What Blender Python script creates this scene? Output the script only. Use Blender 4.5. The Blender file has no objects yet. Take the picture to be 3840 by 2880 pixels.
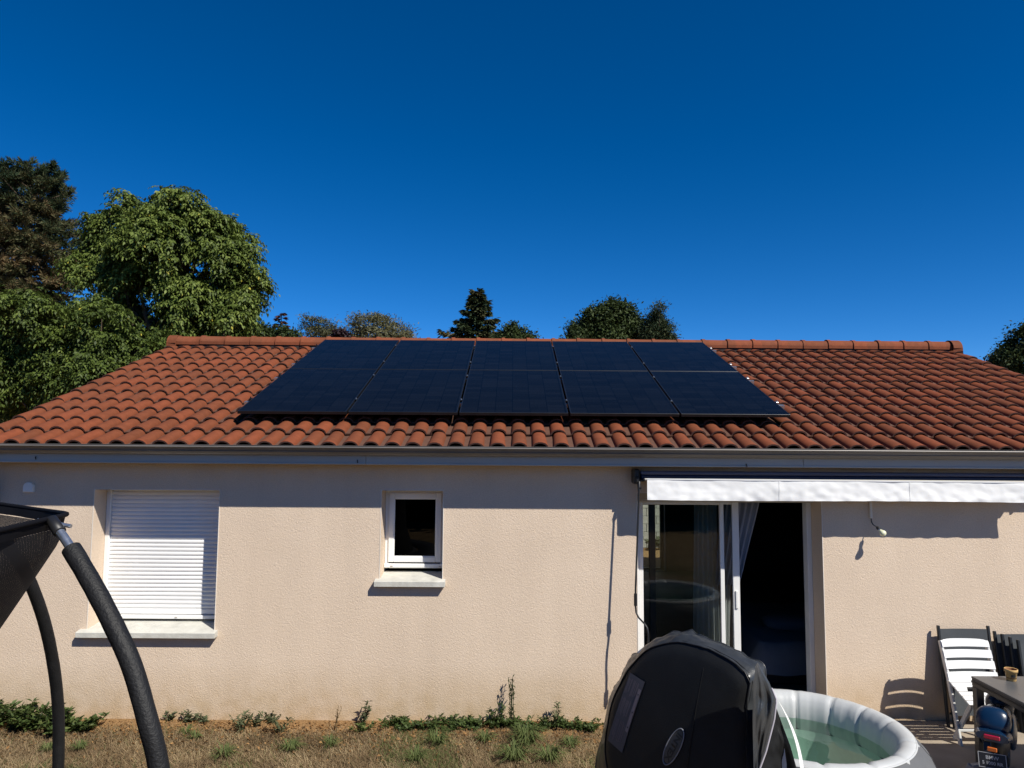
import bpy, math, random
import numpy as np
from mathutils import Vector, Matrix, noise

random.seed(7)
rng = np.random.default_rng(7)
R = math.radians
scene = bpy.context.scene
COL = scene.collection

# ------------------------------------------------------------------ camera
PITCH, ROLL = R(4.635), R(0.39)
CAM = Vector((0.0, -6.95, 2.69))
FPX = 2635.0
fw = Vector((0, math.cos(PITCH), math.sin(PITCH)))
r0 = Vector((1, 0, 0)); u0 = r0.cross(fw)
rt = r0 * math.cos(ROLL) + u0 * math.sin(ROLL)
up = -r0 * math.sin(ROLL) + u0 * math.cos(ROLL)
cam_data = bpy.data.cameras.new("camera")
cam_data.sensor_width = 36.0
cam_data.lens = 36.0 * FPX / 3840.0
cam_data.clip_end = 2000.0
cam_data.clip_start = 0.05
cam = bpy.data.objects.new("camera", cam_data)
COL.objects.link(cam)
m = Matrix((rt, up, -fw)).transposed().to_4x4()
m.translation = CAM
cam.matrix_world = m
scene.camera = cam

# ------------------------------------------------------------------ sky, sun, exposure
SUN_TO = Vector((1.0, -1.0, 1.47)).normalized()
world = bpy.data.worlds.new("World")
scene.world = world
world.use_nodes = True
wn = world.node_tree.nodes; wl = world.node_tree.links
wn.clear()
sky = wn.new("ShaderNodeTexSky")
sky.sky_type = 'NISHITA'
sky.sun_disc = False
sky.sun_elevation = math.asin(SUN_TO.z)
sky.sun_rotation = math.atan2(SUN_TO.x, SUN_TO.y)
sky.altitude = 300.0
sky.air_density = 0.47
sky.dust_density = 0.0
sky.ozone_density = 4.0
hsv = wn.new("ShaderNodeHueSaturation")
hsv.inputs['Saturation'].default_value = 1.32
hsv.inputs['Hue'].default_value = 0.502
bgd = wn.new("ShaderNodeBackground")
bgd.inputs['Strength'].default_value = 0.118
wo = wn.new("ShaderNodeOutputWorld")
wl.new(sky.outputs[0], hsv.inputs['Color'])
wl.new(hsv.outputs[0], bgd.inputs['Color'])
wl.new(bgd.outputs[0], wo.inputs['Surface'])

sun_d = bpy.data.lights.new("sun", 'SUN')
sun_d.energy = 5.0
sun_d.angle = R(0.53)
sun_d.color = (1.0, 0.95, 0.86)
sun = bpy.data.objects.new("sun", sun_d)
sun.rotation_euler = (-SUN_TO).to_track_quat('-Z', 'Y').to_euler()
sun.location = (12, -12, 18)
COL.objects.link(sun)

scene.view_settings.view_transform = 'Standard'
scene.view_settings.look = 'None'
scene.view_settings.gamma = 1.0
scene.view_settings.use_curve_mapping = False
scene.view_settings.exposure = 0.32
scene.render.engine = 'CYCLES'
scene.cycles.use_denoising = True
scene.cycles.max_bounces = 8
scene.cycles.transparent_max_bounces = 16
scene.cycles.caustics_reflective = False
scene.cycles.caustics_refractive = False

# ------------------------------------------------------------------ helpers
def ray(px, py):
    return fw + rt * ((px - 1920) / FPX) - up * ((py - 1440) / FPX)
def onY(px, py, Y=0.0):            # photo pixel -> point on the vertical plane y = Y
    d = ray(px, py); return CAM + d * ((Y - CAM.y) / d.y)
def onZ(px, py, z=0.0):            # photo pixel -> point on the horizontal plane z
    d = ray(px, py); return CAM + d * ((z - CAM.z) / d.z)
def project(p):
    v = Vector(p) - CAM; z = v.dot(fw)
    return 1920 + FPX * v.dot(rt) / z, 1440 - FPX * v.dot(up) / z, z

def tag(o, label=None, cat=None, group=None, kind=None):
    if label: o['label'] = label
    if cat: o['category'] = cat
    if group: o['group'] = group
    if kind: o['kind'] = kind
    return o
def empty(name, loc=(0, 0, 0), label=None, cat=None, group=None, rz=0.0):
    o = bpy.data.objects.new(name, None)
    o.empty_display_size = 0.1
    o.location = loc; o.rotation_euler = (0, 0, rz)
    COL.objects.link(o)
    return tag(o, label, cat, group)
def link(name, me, mat=None, parent=None, loc=None):
    o = bpy.data.objects.new(name, me)
    COL.objects.link(o)
    if mat is not None and len(me.materials) == 0: me.materials.append(mat)
    if parent is not None: o.parent = parent
    if loc is not None: o.location = loc
    return o

class MB:
    """collects faces; build() links ONE mesh object"""
    def __init__(s): s.v = []; s.f = []; s.s = []; s.mi = []
    def add(s, vs, fs, smooth=False, mi=0):
        b = len(s.v); s.v += [tuple(v) for v in vs]
        for f in fs:
            s.f.append(tuple(b + i for i in f)); s.s.append(smooth); s.mi.append(mi)
        return s
    def quad(s, a, b, c, d, mi=0): return s.add([a, b, c, d], [(0, 1, 2, 3)], False, mi)
    def box(s, lo, hi, mtx=None, mi=0, bev=0.0):
        x0, y0, z0 = lo; x1, y1, z1 = hi
        if bev > 0:
            b = min(bev, (x1-x0)*.45, (y1-y0)*.45, (z1-z0)*.45)
            vs = []; idx = {}
            for ix in (0, 1):
                for iy in (0, 1):
                    for iz in (0, 1):
                        X = (x0, x1)[ix]; Y = (y0, y1)[iy]; Z = (z0, z1)[iz]
                        sx, sy, sz = (1, -1)[ix], (1, -1)[iy], (1, -1)[iz]
                        for k, p in enumerate(((X, Y+sy*b, Z+sz*b), (X+sx*b, Y, Z+sz*b), (X+sx*b, Y+sy*b, Z))):
                            idx[(ix, iy, iz, k)] = len(vs); vs.append(p)
            fs = []
            g = idx
            for i in (0, 1):
                q = [g[(i,0,0,0)], g[(i,1,0,0)], g[(i,1,1,0)], g[(i,0,1,0)]]; fs.append(q if i else q[::-1])
                q = [g[(0,i,0,1)], g[(1,i,0,1)], g[(1,i,1,1)], g[(0,i,1,1)]]; fs.append(q[::-1] if i else q)
                q = [g[(0,0,i,2)], g[(1,0,i,2)], g[(1,1,i,2)], g[(0,1,i,2)]]; fs.append(q if i else q[::-1])
            for a in (0, 1):
                for c in (0, 1):
                    fs.append([g[(a,c,0,0)], g[(a,c,1,0)], g[(a,c,1,1)], g[(a,c,0,1)]])
                    fs.append([g[(a,0,c,0)], g[(a,1,c,0)], g[(a,1,c,2)], g[(a,0,c,2)]])
                    fs.append([g[(0,a,c,1)], g[(1,a,c,1)], g[(1,a,c,2)], g[(0,a,c,2)]])
            for ix in (0, 1):
                for iy in (0, 1):
                    for iz in (0, 1): fs.append([g[(ix,iy,iz,k)] for k in range(3)])
        else:
            vs = [(x0,y0,z0),(x1,y0,z0),(x1,y1,z0),(x0,y1,z0),(x0,y0,z1),(x1,y0,z1),(x1,y1,z1),(x0,y1,z1)]
            fs = [(3,2,1,0),(4,5,6,7),(0,1,5,4),(1,2,6,5),(2,3,7,6),(3,0,4,7)]
        if mtx is not None: vs = [mtx @ Vector(v) for v in vs]
        return s.add(vs, fs, False, mi)
    def bar(s, a, b, w, t, up=(0, 0, 1), mi=0, bev=0.0):
        """rectangular bar from a to b; w across, t along 'up'"""
        a = Vector(a); b = Vector(b); d = (b - a); L = d.length; d.normalize()
        u = Vector(up); x = d.cross(u)
        if x.length < 1e-4: x = d.cross(Vector((0, 1, 0)))
        x.normalize(); z = x.cross(d)
        mt = Matrix((x, d, z)).transposed().to_4x4(); mt.translation = a
        return s.box((-w/2, 0, -t/2), (w/2, L, t/2), mt, mi, bev)
    def tube(s, pts, rad, n=10, cap=True, mi=0):
        pts = [Vector(p) for p in pts]; K = len(pts)
        rads = rad if isinstance(rad, (list, tuple)) else [rad] * K
        d0 = (pts[1] - pts[0]).normalized()
        x = d0.orthogonal().normalized(); vs = []; fs = []
        for i, p in enumerate(pts):
            d = (pts[min(i+1, K-1)] - pts[max(i-1, 0)]).normalized()
            x = (x - d * x.dot(d)).normalized(); y = d.cross(x)
            for k in range(n):
                a = 2*math.pi*k/n
                vs.append(p + (x*math.cos(a) + y*math.sin(a)) * rads[i])
        for i in range(K-1):
            for k in range(n):
                fs.append((i*n+k, i*n+(k+1) % n, (i+1)*n+(k+1) % n, (i+1)*n+k))
        s.add(vs, fs, True, mi)
        if cap:
            s.add(vs[:n], [tuple(range(n))[::-1]], False, mi); s.add(vs[-n:], [tuple(range(n))], False, mi)
        return s
    def lathe(s, prof, n=32, c=(0, 0, 0), mi=0, fn=None, closed=True):
        vs = []; fs = []; P = len(prof)
        for k in range(n):
            a = 2*math.pi*k/n
            for (r, z) in prof:
                dr, dz = fn(a, r, z) if fn else (0, 0)
                vs.append((c[0]+(r+dr)*math.cos(a), c[1]+(r+dr)*math.sin(a), c[2]+z+dz))
        for k in range(n):
            k2 = (k+1) % n
            for i in range(P-1):
                fs.append((k*P+i, k2*P+i, k2*P+i+1, k*P+i+1))
        return s.add(vs, fs, True, mi)
    def ellipsoid(s, c, rx, ry, rz, n=16, m=10, mtx=None, pw=1.0, mi=0):
        vs = []; fs = []
        def sp(t): return math.copysign(abs(t)**pw, t)
        for j in range(m+1):
            ph = -math.pi/2 + math.pi*j/m
            for i in range(n):
                th = 2*math.pi*i/n
                v = Vector((rx*sp(math.cos(ph))*sp(math.cos(th)), ry*sp(math.cos(ph))*sp(math.sin(th)), rz*sp(math.sin(ph))))
                if mtx is not None: v = mtx @ v
                vs.append(Vector(c) + v)
        for j in range(m):
            for i in range(n):
                fs.append((j*n+i, j*n+(i+1) % n, (j+1)*n+(i+1) % n, (j+1)*n+i))
        return s.add(vs, fs, True, mi)
    def grid(s, fn, nu, nv, smooth=True, mi=0):
        vs = [fn(i/nu, j/nv) for j in range(nv+1) for i in range(nu+1)]
        fs = [(j*(nu+1)+i, j*(nu+1)+i+1, (j+1)*(nu+1)+i+1, (j+1)*(nu+1)+i) for j in range(nv) for i in range(nu)]
        return s.add(vs, fs, smooth, mi)
    def mesh(s, name):
        me = bpy.data.meshes.new(name)
        me.from_pydata(s.v, [], s.f)
        me.polygons.foreach_set('use_smooth', s.s)
        if any(s.mi): me.polygons.foreach_set('material_index', s.mi)
        me.update()
        return me
    def build(s, name, mat, parent=None):
        me = s.mesh(name)
        for q in (mat if isinstance(mat, (list, tuple)) else [mat]): me.materials.append(q)
        return link(name, me, None, parent)

def np_mesh(name, V, Q, tone=None, uv=None, smooth=False):
    """V (n,3), Q (m,4|3) -> mesh, optional per-face float attribute 'tone'"""
    me = bpy.data.meshes.new(name)
    V = np.ascontiguousarray(V, dtype=np.float32); Q = np.ascontiguousarray(Q, dtype=np.int32)
    k = Q.shape[1]
    me.vertices.add(len(V)); me.vertices.foreach_set('co', V.ravel())
    me.loops.add(Q.size); me.loops.foreach_set('vertex_index', Q.ravel())
    me.polygons.add(len(Q))
    me.polygons.foreach_set('loop_start', np.arange(0, Q.size, k, dtype=np.int32))
    me.polygons.foreach_set('loop_total', np.full(len(Q), k, dtype=np.int32))
    if smooth: me.polygons.foreach_set('use_smooth', np.ones(len(Q), dtype=bool))
    if tone is not None:
        at = me.attributes.new('tone', 'FLOAT', 'FACE'); at.data.foreach_set('value', np.asarray(tone, dtype=np.float32))
    me.update(calc_edges=True)
    return me

# ------------------------------------------------------------------ materials
def nodes_of(name):
    mt = bpy.data.materials.new(name); mt.use_nodes = True
    nt = mt.node_tree; nt.nodes.clear()
    out = nt.nodes.new("ShaderNodeOutputMaterial")
    return mt, nt, out
def N(nt, t, **kw):
    n = nt.nodes.new(t)
    for k, v in kw.items(): setattr(n, k, v)
    return n
def setin(n, **kw):
    for k, v in kw.items(): n.inputs[k.replace('_', ' ')].default_value = v
def rgba(c): return (c[0], c[1], c[2], 1.0)
def simple(name, col, rough=0.6, metal=0.0, spec=0.5, var=0.12, vscale=6.0, bump=0.0, bscale=60.0, coat=0.0, dirt=None):
    mt, nt, out = nodes_of(name)
    p = N(nt, "ShaderNodeBsdfPrincipled")
    setin(p, Roughness=rough, Metallic=metal)
    p.inputs['Specular IOR Level'].default_value = spec
    p.inputs['Coat Weight'].default_value = coat
    tc = N(nt, "ShaderNodeTexCoord")
    nz = N(nt, "ShaderNodeTexNoise"); setin(nz, Scale=vscale, Detail=5.0, Roughness=0.6)
    nt.links.new(tc.outputs['Object'], nz.inputs['Vector'])
    mr = N(nt, "ShaderNodeMapRange"); setin(mr, From_Min=0.25, From_Max=0.75, To_Min=1-var, To_Max=1+var)
    nt.links.new(nz.outputs[0], mr.inputs[0])
    mx = N(nt, "ShaderNodeVectorMath", operation='SCALE'); mx.inputs[0].default_value = col[:3]
    nt.links.new(mr.outputs[0], mx.inputs['Scale'])
    nt.links.new(mx.outputs[0], p.inputs['Base Color'])
    rr = N(nt, "ShaderNodeMapRange"); setin(rr, From_Min=0.2, From_Max=0.8, To_Min=max(rough-0.08, 0.02), To_Max=min(rough+0.08, 1))
    nt.links.new(nz.outputs[0], rr.inputs[0]); nt.links.new(rr.outputs[0], p.inputs['Roughness'])
    if bump > 0:
        n2 = N(nt, "ShaderNodeTexNoise"); setin(n2, Scale=bscale, Detail=4.0)
        nt.links.new(tc.outputs['Object'], n2.inputs['Vector'])
        bp = N(nt, "ShaderNodeBump"); setin(bp, Strength=bump, Distance=0.01)
        nt.links.new(n2.outputs[0], bp.inputs['Height']); nt.links.new(bp.outputs[0], p.inputs['Normal'])
    nt.links.new(p.outputs[0], out.inputs[0])
    return mt
def leafmat(name, stops, trans=0.3, rough=0.5, spec=0.4):
    mt, nt, out = nodes_of(name)
    at = N(nt, "ShaderNodeAttribute"); at.attribute_name = 'tone'
    cr = N(nt, "ShaderNodeValToRGB")
    el = cr.color_ramp.elements
    el[0].position = stops[0][0]; el[0].color = rgba(stops[0][1])
    el[1].position = stops[-1][0]; el[1].color = rgba(stops[-1][1])
    for pz, c in stops[1:-1]:
        e = el.new(pz); e.color = rgba(c)
    nt.links.new(at.outputs['Fac'], cr.inputs[0])
    p = N(nt, "ShaderNodeBsdfPrincipled"); setin(p, Roughness=rough); p.inputs['Specular IOR Level'].default_value = spec
    nt.links.new(cr.outputs[0], p.inputs['Base Color'])
    tr = N(nt, "ShaderNodeBsdfTranslucent")
    nt.links.new(cr.outputs[0], tr.inputs['Color'])
    mx = N(nt, "ShaderNodeMixShader"); mx.inputs[0].default_value = trans
    nt.links.new(p.outputs[0], mx.inputs[1]); nt.links.new(tr.outputs[0], mx.inputs[2])
    nt.links.new(mx.outputs[0], out.inputs[0])
    return mt
def glassmat(name, tint=(0.9, 0.95, 0.93), ior=1.5, rough=0.0):
    mt, nt, out = nodes_of(name)
    tr = N(nt, "ShaderNodeBsdfTransparent"); tr.inputs[0].default_value = rgba(tint)
    gl = N(nt, "ShaderNodeBsdfGlossy"); setin(gl, Roughness=rough)
    fr = N(nt, "ShaderNodeFresnel"); setin(fr, IOR=ior)
    mx = N(nt, "ShaderNodeMixShader")
    nt.links.new(fr.outputs[0], mx.inputs[0]); nt.links.new(tr.outputs[0], mx.inputs[1]); nt.links.new(gl.outputs[0], mx.inputs[2])
    nt.links.new(mx.outputs[0], out.inputs[0])
    return mt

def stucco():
    mt, nt, out = nodes_of("roughcast_render")
    p = N(nt, "ShaderNodeBsdfPrincipled"); setin(p, Roughness=0.92); p.inputs['Specular IOR Level'].default_value = 0.15
    tc = N(nt, "ShaderNodeTexCoord")
    big = N(nt, "ShaderNodeTexNoise"); setin(big, Scale=0.9, Detail=4.0, Roughness=0.55)
    nt.links.new(tc.outputs['Object'], big.inputs['Vector'])
    cr = N(nt, "ShaderNodeValToRGB"); e = cr.color_ramp.elements
    e[0].position = 0.3; e[0].color = (0.635, 0.508, 0.388, 1)
    e[1].position = 0.7; e[1].color = (0.695, 0.563, 0.434, 1)
    nt.links.new(big.outputs[0], cr.inputs[0])
    # rain splash stain close to the ground
    sx = N(nt, "ShaderNodeSeparateXYZ"); nt.links.new(tc.outputs['Object'], sx.inputs[0])
    mr = N(nt, "ShaderNodeMapRange"); setin(mr, From_Min=0.02, From_Max=0.55, To_Min=1.5, To_Max=0.0)
    nt.links.new(sx.outputs['Z'], mr.inputs[0])
    n3 = N(nt, "ShaderNodeTexNoise"); setin(n3, Scale=7.0, Detail=6.0)
    nt.links.new(tc.outputs['Object'], n3.inputs['Vector'])
    mu = N(nt, "ShaderNodeMath", operation='MULTIPLY'); nt.links.new(mr.outputs[0], mu.inputs[0]); nt.links.new(n3.outputs[0], mu.inputs[1])
    mx = N(nt, "ShaderNodeMixRGB"); mx.inputs[2].default_value = (0.47, 0.34, 0.20, 1)
    nt.links.new(mu.outputs[0], mx.inputs[0]); nt.links.new(cr.outputs[0], mx.inputs[1])
    # grain in the colour
    g = N(nt, "ShaderNodeTexNoise"); setin(g, Scale=85.0, Detail=3.0, Roughness=0.7)
    nt.links.new(tc.outputs['Object'], g.inputs['Vector'])
    gm = N(nt, "ShaderNodeMapRange"); setin(gm, From_Min=0.3, From_Max=0.7, To_Min=0.9, To_Max=1.1)
    nt.links.new(g.outputs[0], gm.inputs[0])
    sc = N(nt, "ShaderNodeVectorMath", operation='SCALE'); nt.links.new(mx.outputs[0], sc.inputs[0]); nt.links.new(gm.outputs[0], sc.inputs['Scale'])
    nt.links.new(sc.outputs[0], p.inputs['Base Color'])
    # faint vertical rain streaks
    mp = N(nt, "ShaderNodeMapping"); mp.inputs['Scale'].default_value = (2.2, 1.0, 0.5); nt.links.new(tc.outputs['Object'], mp.inputs['Vector'])
    n5 = N(nt, "ShaderNodeTexNoise"); setin(n5, Scale=1.6, Detail=5.0, Roughness=0.6); nt.links.new(mp.outputs[0], n5.inputs['Vector'])
    m5 = N(nt, "ShaderNodeMapRange"); setin(m5, From_Min=0.35, From_Max=0.7, To_Min=1.02, To_Max=0.96); nt.links.new(n5.outputs[0], m5.inputs[0])
    s5 = N(nt, "ShaderNodeVectorMath", operation='SCALE'); nt.links.new(sc.outputs[0], s5.inputs[0]); nt.links.new(m5.outputs[0], s5.inputs['Scale'])
    nt.links.new(s5.outputs[0], p.inputs['Base Color'])
    vo = N(nt, "ShaderNodeTexNoise"); setin(vo, Scale=66.0, Detail=3.5, Roughness=0.6, Distortion=1.2)
    nt.links.new(tc.outputs['Object'], vo.inputs['Vector'])
    bp = N(nt, "ShaderNodeBump"); setin(bp, Strength=0.6, Distance=0.010)
    nt.links.new(vo.outputs[0], bp.inputs['Height']); nt.links.new(bp.outputs[0], p.inputs['Normal'])
    nt.links.new(p.outputs[0], out.inputs[0])
    return mt

TP, TE = 0.2030, 0.335           # tile pitch across, exposure along the slope
SL = R(20.34)
ROOF_O = Vector((0, -0.16, 2.693))   # crown of the second course
RX0 = -5.285
def tilemat():
    mt, nt, out = nodes_of("terracotta_tile")
    p = N(nt, "ShaderNodeBsdfPrincipled"); setin(p, Roughness=0.75); p.inputs['Specular IOR Level'].default_value = 0.15
    ge = N(nt, "ShaderNodeNewGeometry")
    sx = N(nt, "ShaderNodeSeparateXYZ"); nt.links.new(ge.outputs['Position'], sx.inputs[0])
    def cell(sock, off, step):
        a = N(nt, "ShaderNodeMath", operation='SUBTRACT'); nt.links.new(sock, a.inputs[0]); a.inputs[1].default_value = off
        d = N(nt, "ShaderNodeMath", operation='DIVIDE'); nt.links.new(a.outputs[0], d.inputs[0]); d.inputs[1].default_value = step
        f = N(nt, "ShaderNodeMath", operation='FLOOR'); nt.links.new(d.outputs[0], f.inputs[0])
        return f.outputs[0]
    cb = N(nt, "ShaderNodeCombineXYZ")
    nt.links.new(cell(sx.outputs['X'], RX0, TP), cb.inputs[0])
    nt.links.new(cell(sx.outputs['Y'], -0.162, TE*math.cos(SL)), cb.inputs[1])
    wnz = N(nt, "ShaderNodeTexWhiteNoise", noise_dimensions='2D'); nt.links.new(cb.outputs[0], wnz.inputs['Vector'])
    cr = N(nt, "ShaderNodeValToRGB"); e = cr.color_ramp.elements
    e[0].position = 0.0; e[0].color = (0.148, 0.047, 0.0215, 1)
    e[1].position = 1.0; e[1].color = (0.198, 0.055, 0.024, 1)
    q = e.new(0.5); q.color = (0.174, 0.052, 0.023, 1)
    nt.links.new(wnz.outputs[0], cr.inputs[0])
    # lichen / soot darkening in loose patches
    n1 = N(nt, "ShaderNodeTexNoise"); setin(n1, Scale=0.8, Detail=5.0, Roughness=0.6)
    nt.links.new(ge.outputs['Position'], n1.inputs['Vector'])
    m1 = N(nt, "ShaderNodeMapRange"); setin(m1, From_Min=0.55, From_Max=0.75, To_Min=0.0, To_Max=0.5)
    nt.links.new(n1.outputs[0], m1.inputs[0])
    n2 = N(nt, "ShaderNodeTexNoise"); setin(n2, Scale=14.0, Detail=6.0, Roughness=0.65)
    nt.links.new(ge.outputs['Position'], n2.inputs['Vector'])
    mm = N(nt, "ShaderNodeMath", operation='MULTIPLY'); nt.links.new(m1.outputs[0], mm.inputs[0]); nt.links.new(n2.outputs[0], mm.inputs[1])
    mx = N(nt, "ShaderNodeMixRGB"); mx.inputs[2].default_value = (0.085, 0.05, 0.035, 1)
    nt.links.new(mm.outputs[0], mx.inputs[0]); nt.links.new(cr.outputs[0], mx.inputs[1])
    g = N(nt, "ShaderNodeMapRange"); setin(g, From_Min=0.3, From_Max=0.7, To_Min=0.86, To_Max=1.14)
    nt.links.new(n2.outputs[0], g.inputs[0])
    sc = N(nt, "ShaderNodeVectorMath", operation='SCALE'); nt.links.new(mx.outputs[0], sc.inputs[0]); nt.links.new(g.outputs[0], sc.inputs['Scale'])
    nt.links.new(sc.outputs[0], p.inputs['Base Color'])
    n3 = N(nt, "ShaderNodeTexNoise"); setin(n3, Scale=90.0, Detail=3.0)
    nt.links.new(ge.outputs['Position'], n3.inputs['Vector'])
    bp = N(nt, "ShaderNodeBump"); setin(bp, Strength=0.25, Distance=0.004)
    nt.links.new(n3.outputs[0], bp.inputs['Height']); nt.links.new(bp.outputs[0], p.inputs['Normal'])
    nt.links.new(p.outputs[0], out.inputs[0])
    return mt

def panelmat():
    """dark laminate: 6 x 18 half cells with fine finger lines under glass"""
    mt, nt, out = nodes_of("solar_laminate")
    p = N(nt, "ShaderNodeBsdfPrincipled"); setin(p, Roughness=0.2); p.inputs['Specular IOR Level'].default_value = 0.065
    tc = N(nt, "ShaderNodeTexCoord"); sx = N(nt, "ShaderNodeSeparateXYZ"); nt.links.new(tc.outputs['Object'], sx.inputs[0])
    def line(sock, step, width):
        a = N(nt, "ShaderNodeMath", operation='MULTIPLY'); nt.links.new(sock, a.inputs[0]); a.inputs[1].default_value = 1/step
        f = N(nt, "ShaderNodeMath", operation='FRACT'); nt.links.new(a.outputs[0], f.inputs[0])
        c = N(nt, "ShaderNodeMath", operation='LESS_THAN'); nt.links.new(f.outputs[0], c.inputs[0]); c.inputs[1].default_value = width
        return c.outputs[0]
    lx = line(sx.outputs['X'], 0.184, 0.028); ly = line(sx.outputs['Y'], 0.0965, 0.05)
    ad = N(nt, "ShaderNodeMath", operation='MAXIMUM'); nt.links.new(lx, ad.inputs[0]); nt.links.new(ly, ad.inputs[1])
    # each cell a touch different
    def fl(sock, step):
        a = N(nt, "ShaderNodeMath", operation='MULTIPLY'); nt.links.new(sock, a.inputs[0]); a.inputs[1].default_value = 1/step
        f = N(nt, "ShaderNodeMath", operation='FLOOR'); nt.links.new(a.outputs[0], f.inputs[0]); return f.outputs[0]
    cb = N(nt, "ShaderNodeCombineXYZ"); nt.links.new(fl(sx.outputs['X'], 0.184), cb.inputs[0]); nt.links.new(fl(sx.outputs['Y'], 0.0965), cb.inputs[1])
    oi = N(nt, "ShaderNodeObjectInfo"); nt.links.new(oi.outputs['Random'], cb.inputs[2])
    wz = N(nt, "ShaderNodeTexWhiteNoise", noise_dimensions='3D'); nt.links.new(cb.outputs[0], wz.inputs['Vector'])
    cr = N(nt, "ShaderNodeValToRGB"); e = cr.color_ramp.elements
    e[0].color = (0.0022, 0.0024, 0.0030, 1); e[1].color = (0.0050, 0.0055, 0.0068, 1)
    nt.links.new(wz.outputs[0], cr.inputs[0])
    # silver fingers
    fx = line(sx.outputs['X'], 0.0115, 0.16)
    m0 = N(nt, "ShaderNodeMixRGB"); m0.inputs[2].default_value = (0.009, 0.0105, 0.014, 1)
    nt.links.new(fx, m0.inputs[0]); nt.links.new(cr.outputs[0], m0.inputs[1])
    mx = N(nt, "ShaderNodeMixRGB"); mx.inputs[2].default_value = (0.0014, 0.0016, 0.002, 1)
    nt.links.new(ad.outputs[0], mx.inputs[0]); nt.links.new(m0.outputs[0], mx.inputs[1])
    nt.links.new(mx.outputs[0], p.inputs['Base Color'])
    nt.links.new(p.outputs[0], out.inputs[0])
    return mt

def netmat(name, freq, dens, col=(0.012, 0.012, 0.014)):
    """knitted mesh: opaque yarns with open gaps, laid out in the mesh's own UV map"""
    mt, nt, out = nodes_of(name)
    uv = N(nt, "ShaderNodeUVMap"); sx = N(nt, "ShaderNodeSeparateXYZ"); nt.links.new(uv.outputs[0], sx.inputs[0])
    def stripe(sock, fq, w):
        a = N(nt, "ShaderNodeMath", operation='MULTIPLY'); nt.links.new(sock, a.inputs[0]); a.inputs[1].default_value = fq
        f = N(nt, "ShaderNodeMath", operation='FRACT'); nt.links.new(a.outputs[0], f.inputs[0])
        c = N(nt, "ShaderNodeMath", operation='LESS_THAN'); nt.links.new(f.outputs[0], c.inputs[0]); c.inputs[1].default_value = w
        return c.outputs[0]
    mxm = N(nt, "ShaderNodeMath", operation='MAXIMUM')
    nt.links.new(stripe(sx.outputs['X'], freq, dens*0.5), mxm.inputs[0]); nt.links.new(stripe(sx.outputs['Y'], freq, dens), mxm.inputs[1])
    tr = N(nt, "ShaderNodeBsdfTransparent")
    p = N(nt, "ShaderNodeBsdfPrincipled"); setin(p, Roughness=0.8); p.inputs['Base Color'].default_value = rgba(col); p.inputs['Specular IOR Level'].default_value = 0.2
    ms = N(nt, "ShaderNodeMixShader"); nt.links.new(mxm.outputs[0], ms.inputs[0])
    nt.links.new(tr.outputs[0], ms.inputs[1]); nt.links.new(p.outputs[0], ms.inputs[2]); nt.links.new(ms.outputs[0], out.inputs[0])
    return mt

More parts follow.
